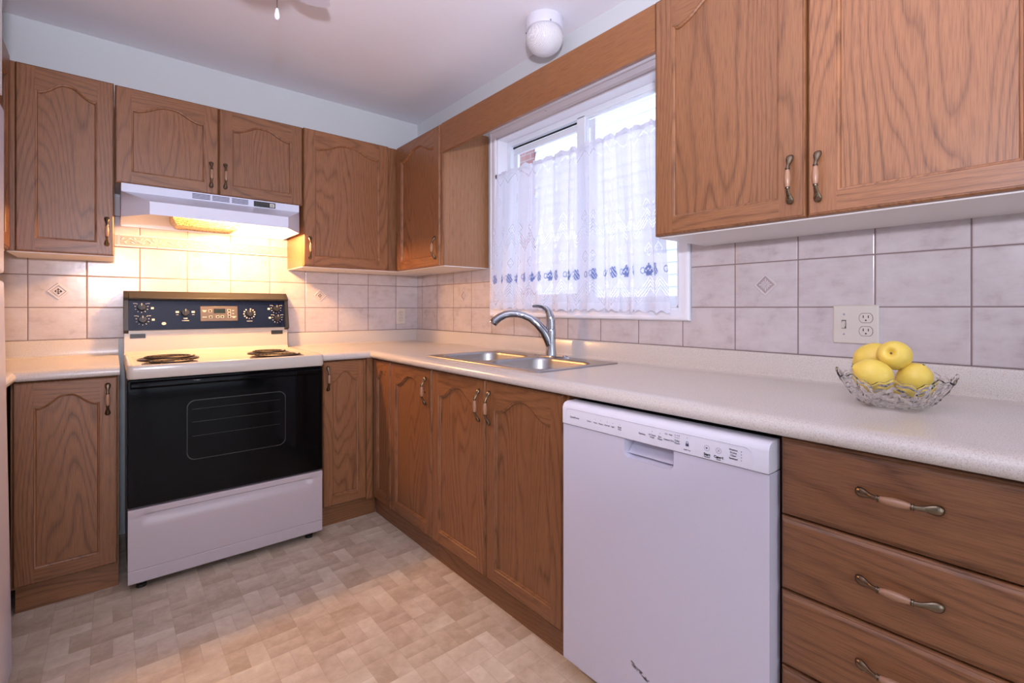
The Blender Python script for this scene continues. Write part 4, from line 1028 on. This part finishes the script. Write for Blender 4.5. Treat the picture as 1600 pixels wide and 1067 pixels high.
for t_ in ts: rs.append([bowl_pt(2*PI*k/N, t_) for k in range(N)])
for t_ in ts[::-1][0:]: rs.append([bowl_pt(2*PI*k/N, max(t_, .06), -.0042, .002 if t_ < .1 else 0) for k in range(N)])
mb = MB(); mb.rings(rs, 0)
tag(obj('crystal_bowl', mb, M['crystal'], smooth=24, loc=tuple(bc)), 'cut crystal bowl with scalloped rim holding lemons on the counter', 'bowl')
def lemon_mat():
    t = NT('lemon_peel'); vec = t.pos()[0]; n = t.noise(vec, 160, 2); t.link(t.mix(t.noise(vec, 22, 3), (.76, .53, .07), (.86, .66, .14)), t.b.inputs['Base Color'])
    t.b.inputs['Roughness'].default_value = .42; t.b.inputs['Subsurface Weight'].default_value = .08; t.b.inputs['Subsurface Radius'].default_value = (.01, .006, .002); t.bump(n, .35, .0012); return t.m
M['lemon'] = lemon_mat(); M['stem'] = plain('lemon_stem', (.12, .08, .03), .7)
def lemon(c, ax, R, L, label, dimple=False):
    ax = Vector(ax).normalized(); q = ax.to_track_quat('Z', 'Y'); c = Vector(c)
    prof = []
    for k in range(25):
        t_ = -1+2*k/24; r = R*math.sqrt(max(0, 1-abs(t_)**2.3)); h = t_*L
        prof.append((max(r, .0006), h))
    if not dimple: prof[-1] = (.0025, L*1.10); prof[-2] = (.0065, L*1.045); prof[0] = (.003, -L*1.03)
    else:
        prof = [p for p in prof if p[1] < L*.80]+[(R*.60, L*.80), (R*.50, L*.86), (R*.38, L*.87), (R*.26, L*.80), (R*.14, L*.66), (R*.07, L*.60), (.0006, L*.60)]
    rnd = random.Random(label); ph = rnd.random()*6
    rs = []
    for r, h in prof:
        rs.append([tuple(c+q @ Vector((r*(1+.02*math.sin(3*a+ph))*math.cos(a), r*(1+.02*math.sin(2*a+ph))*math.sin(a), h))) for a in [2*PI*k/36 for k in range(36)]])
    mb = MB(); mb.rings(rs, 0)
    o = obj('lemon', mb, M['lemon'], smooth=80, loc=tuple(c)); tag(o, label, 'lemon', 'lemons in the crystal bowl')
    e = L*(.60 if dimple else 1.09); mb = MB(); mb.rings([[tuple(c+q @ Vector((r*math.cos(a), r*math.sin(a), e+h))) for a in [2*PI*k/8 for k in range(8)]] for r, h in ((.0022, -.001), (.0026, .001), (.001, .0018))], 0)
    obj('stem_end', mb, M['stem'], o)
vw = Vector((bc.x+1.7115, bc.y+3.1365, 0)).normalized(); rt = Vector((vw.y, -vw.x, 0))
lemon((-.3237, -2.8085, .9895), -rt*.8-vw*.2+Vector((0, 0, .35)), .0345, .040, 'lemon at the left front of the crystal bowl')
lemon((-.2520, -2.8715, .9790), rt*.35-vw*.35+Vector((0, 0, .75)), .0345, .039, 'lemon at the right front of the crystal bowl, stem spot upward')
lemon((-.2680, -2.8380, 1.0330), -vw*.85-rt*.25+Vector((0, 0, .25)), .0340, .038, 'topmost lemon, its dimpled end facing forward', True)
lemon((-.2330, -2.7860, 1.0230), -rt*.9+Vector((0, 0, -.45))-vw*.1, .0330, .041, 'lemon at the back left, half hidden behind the topmost one')
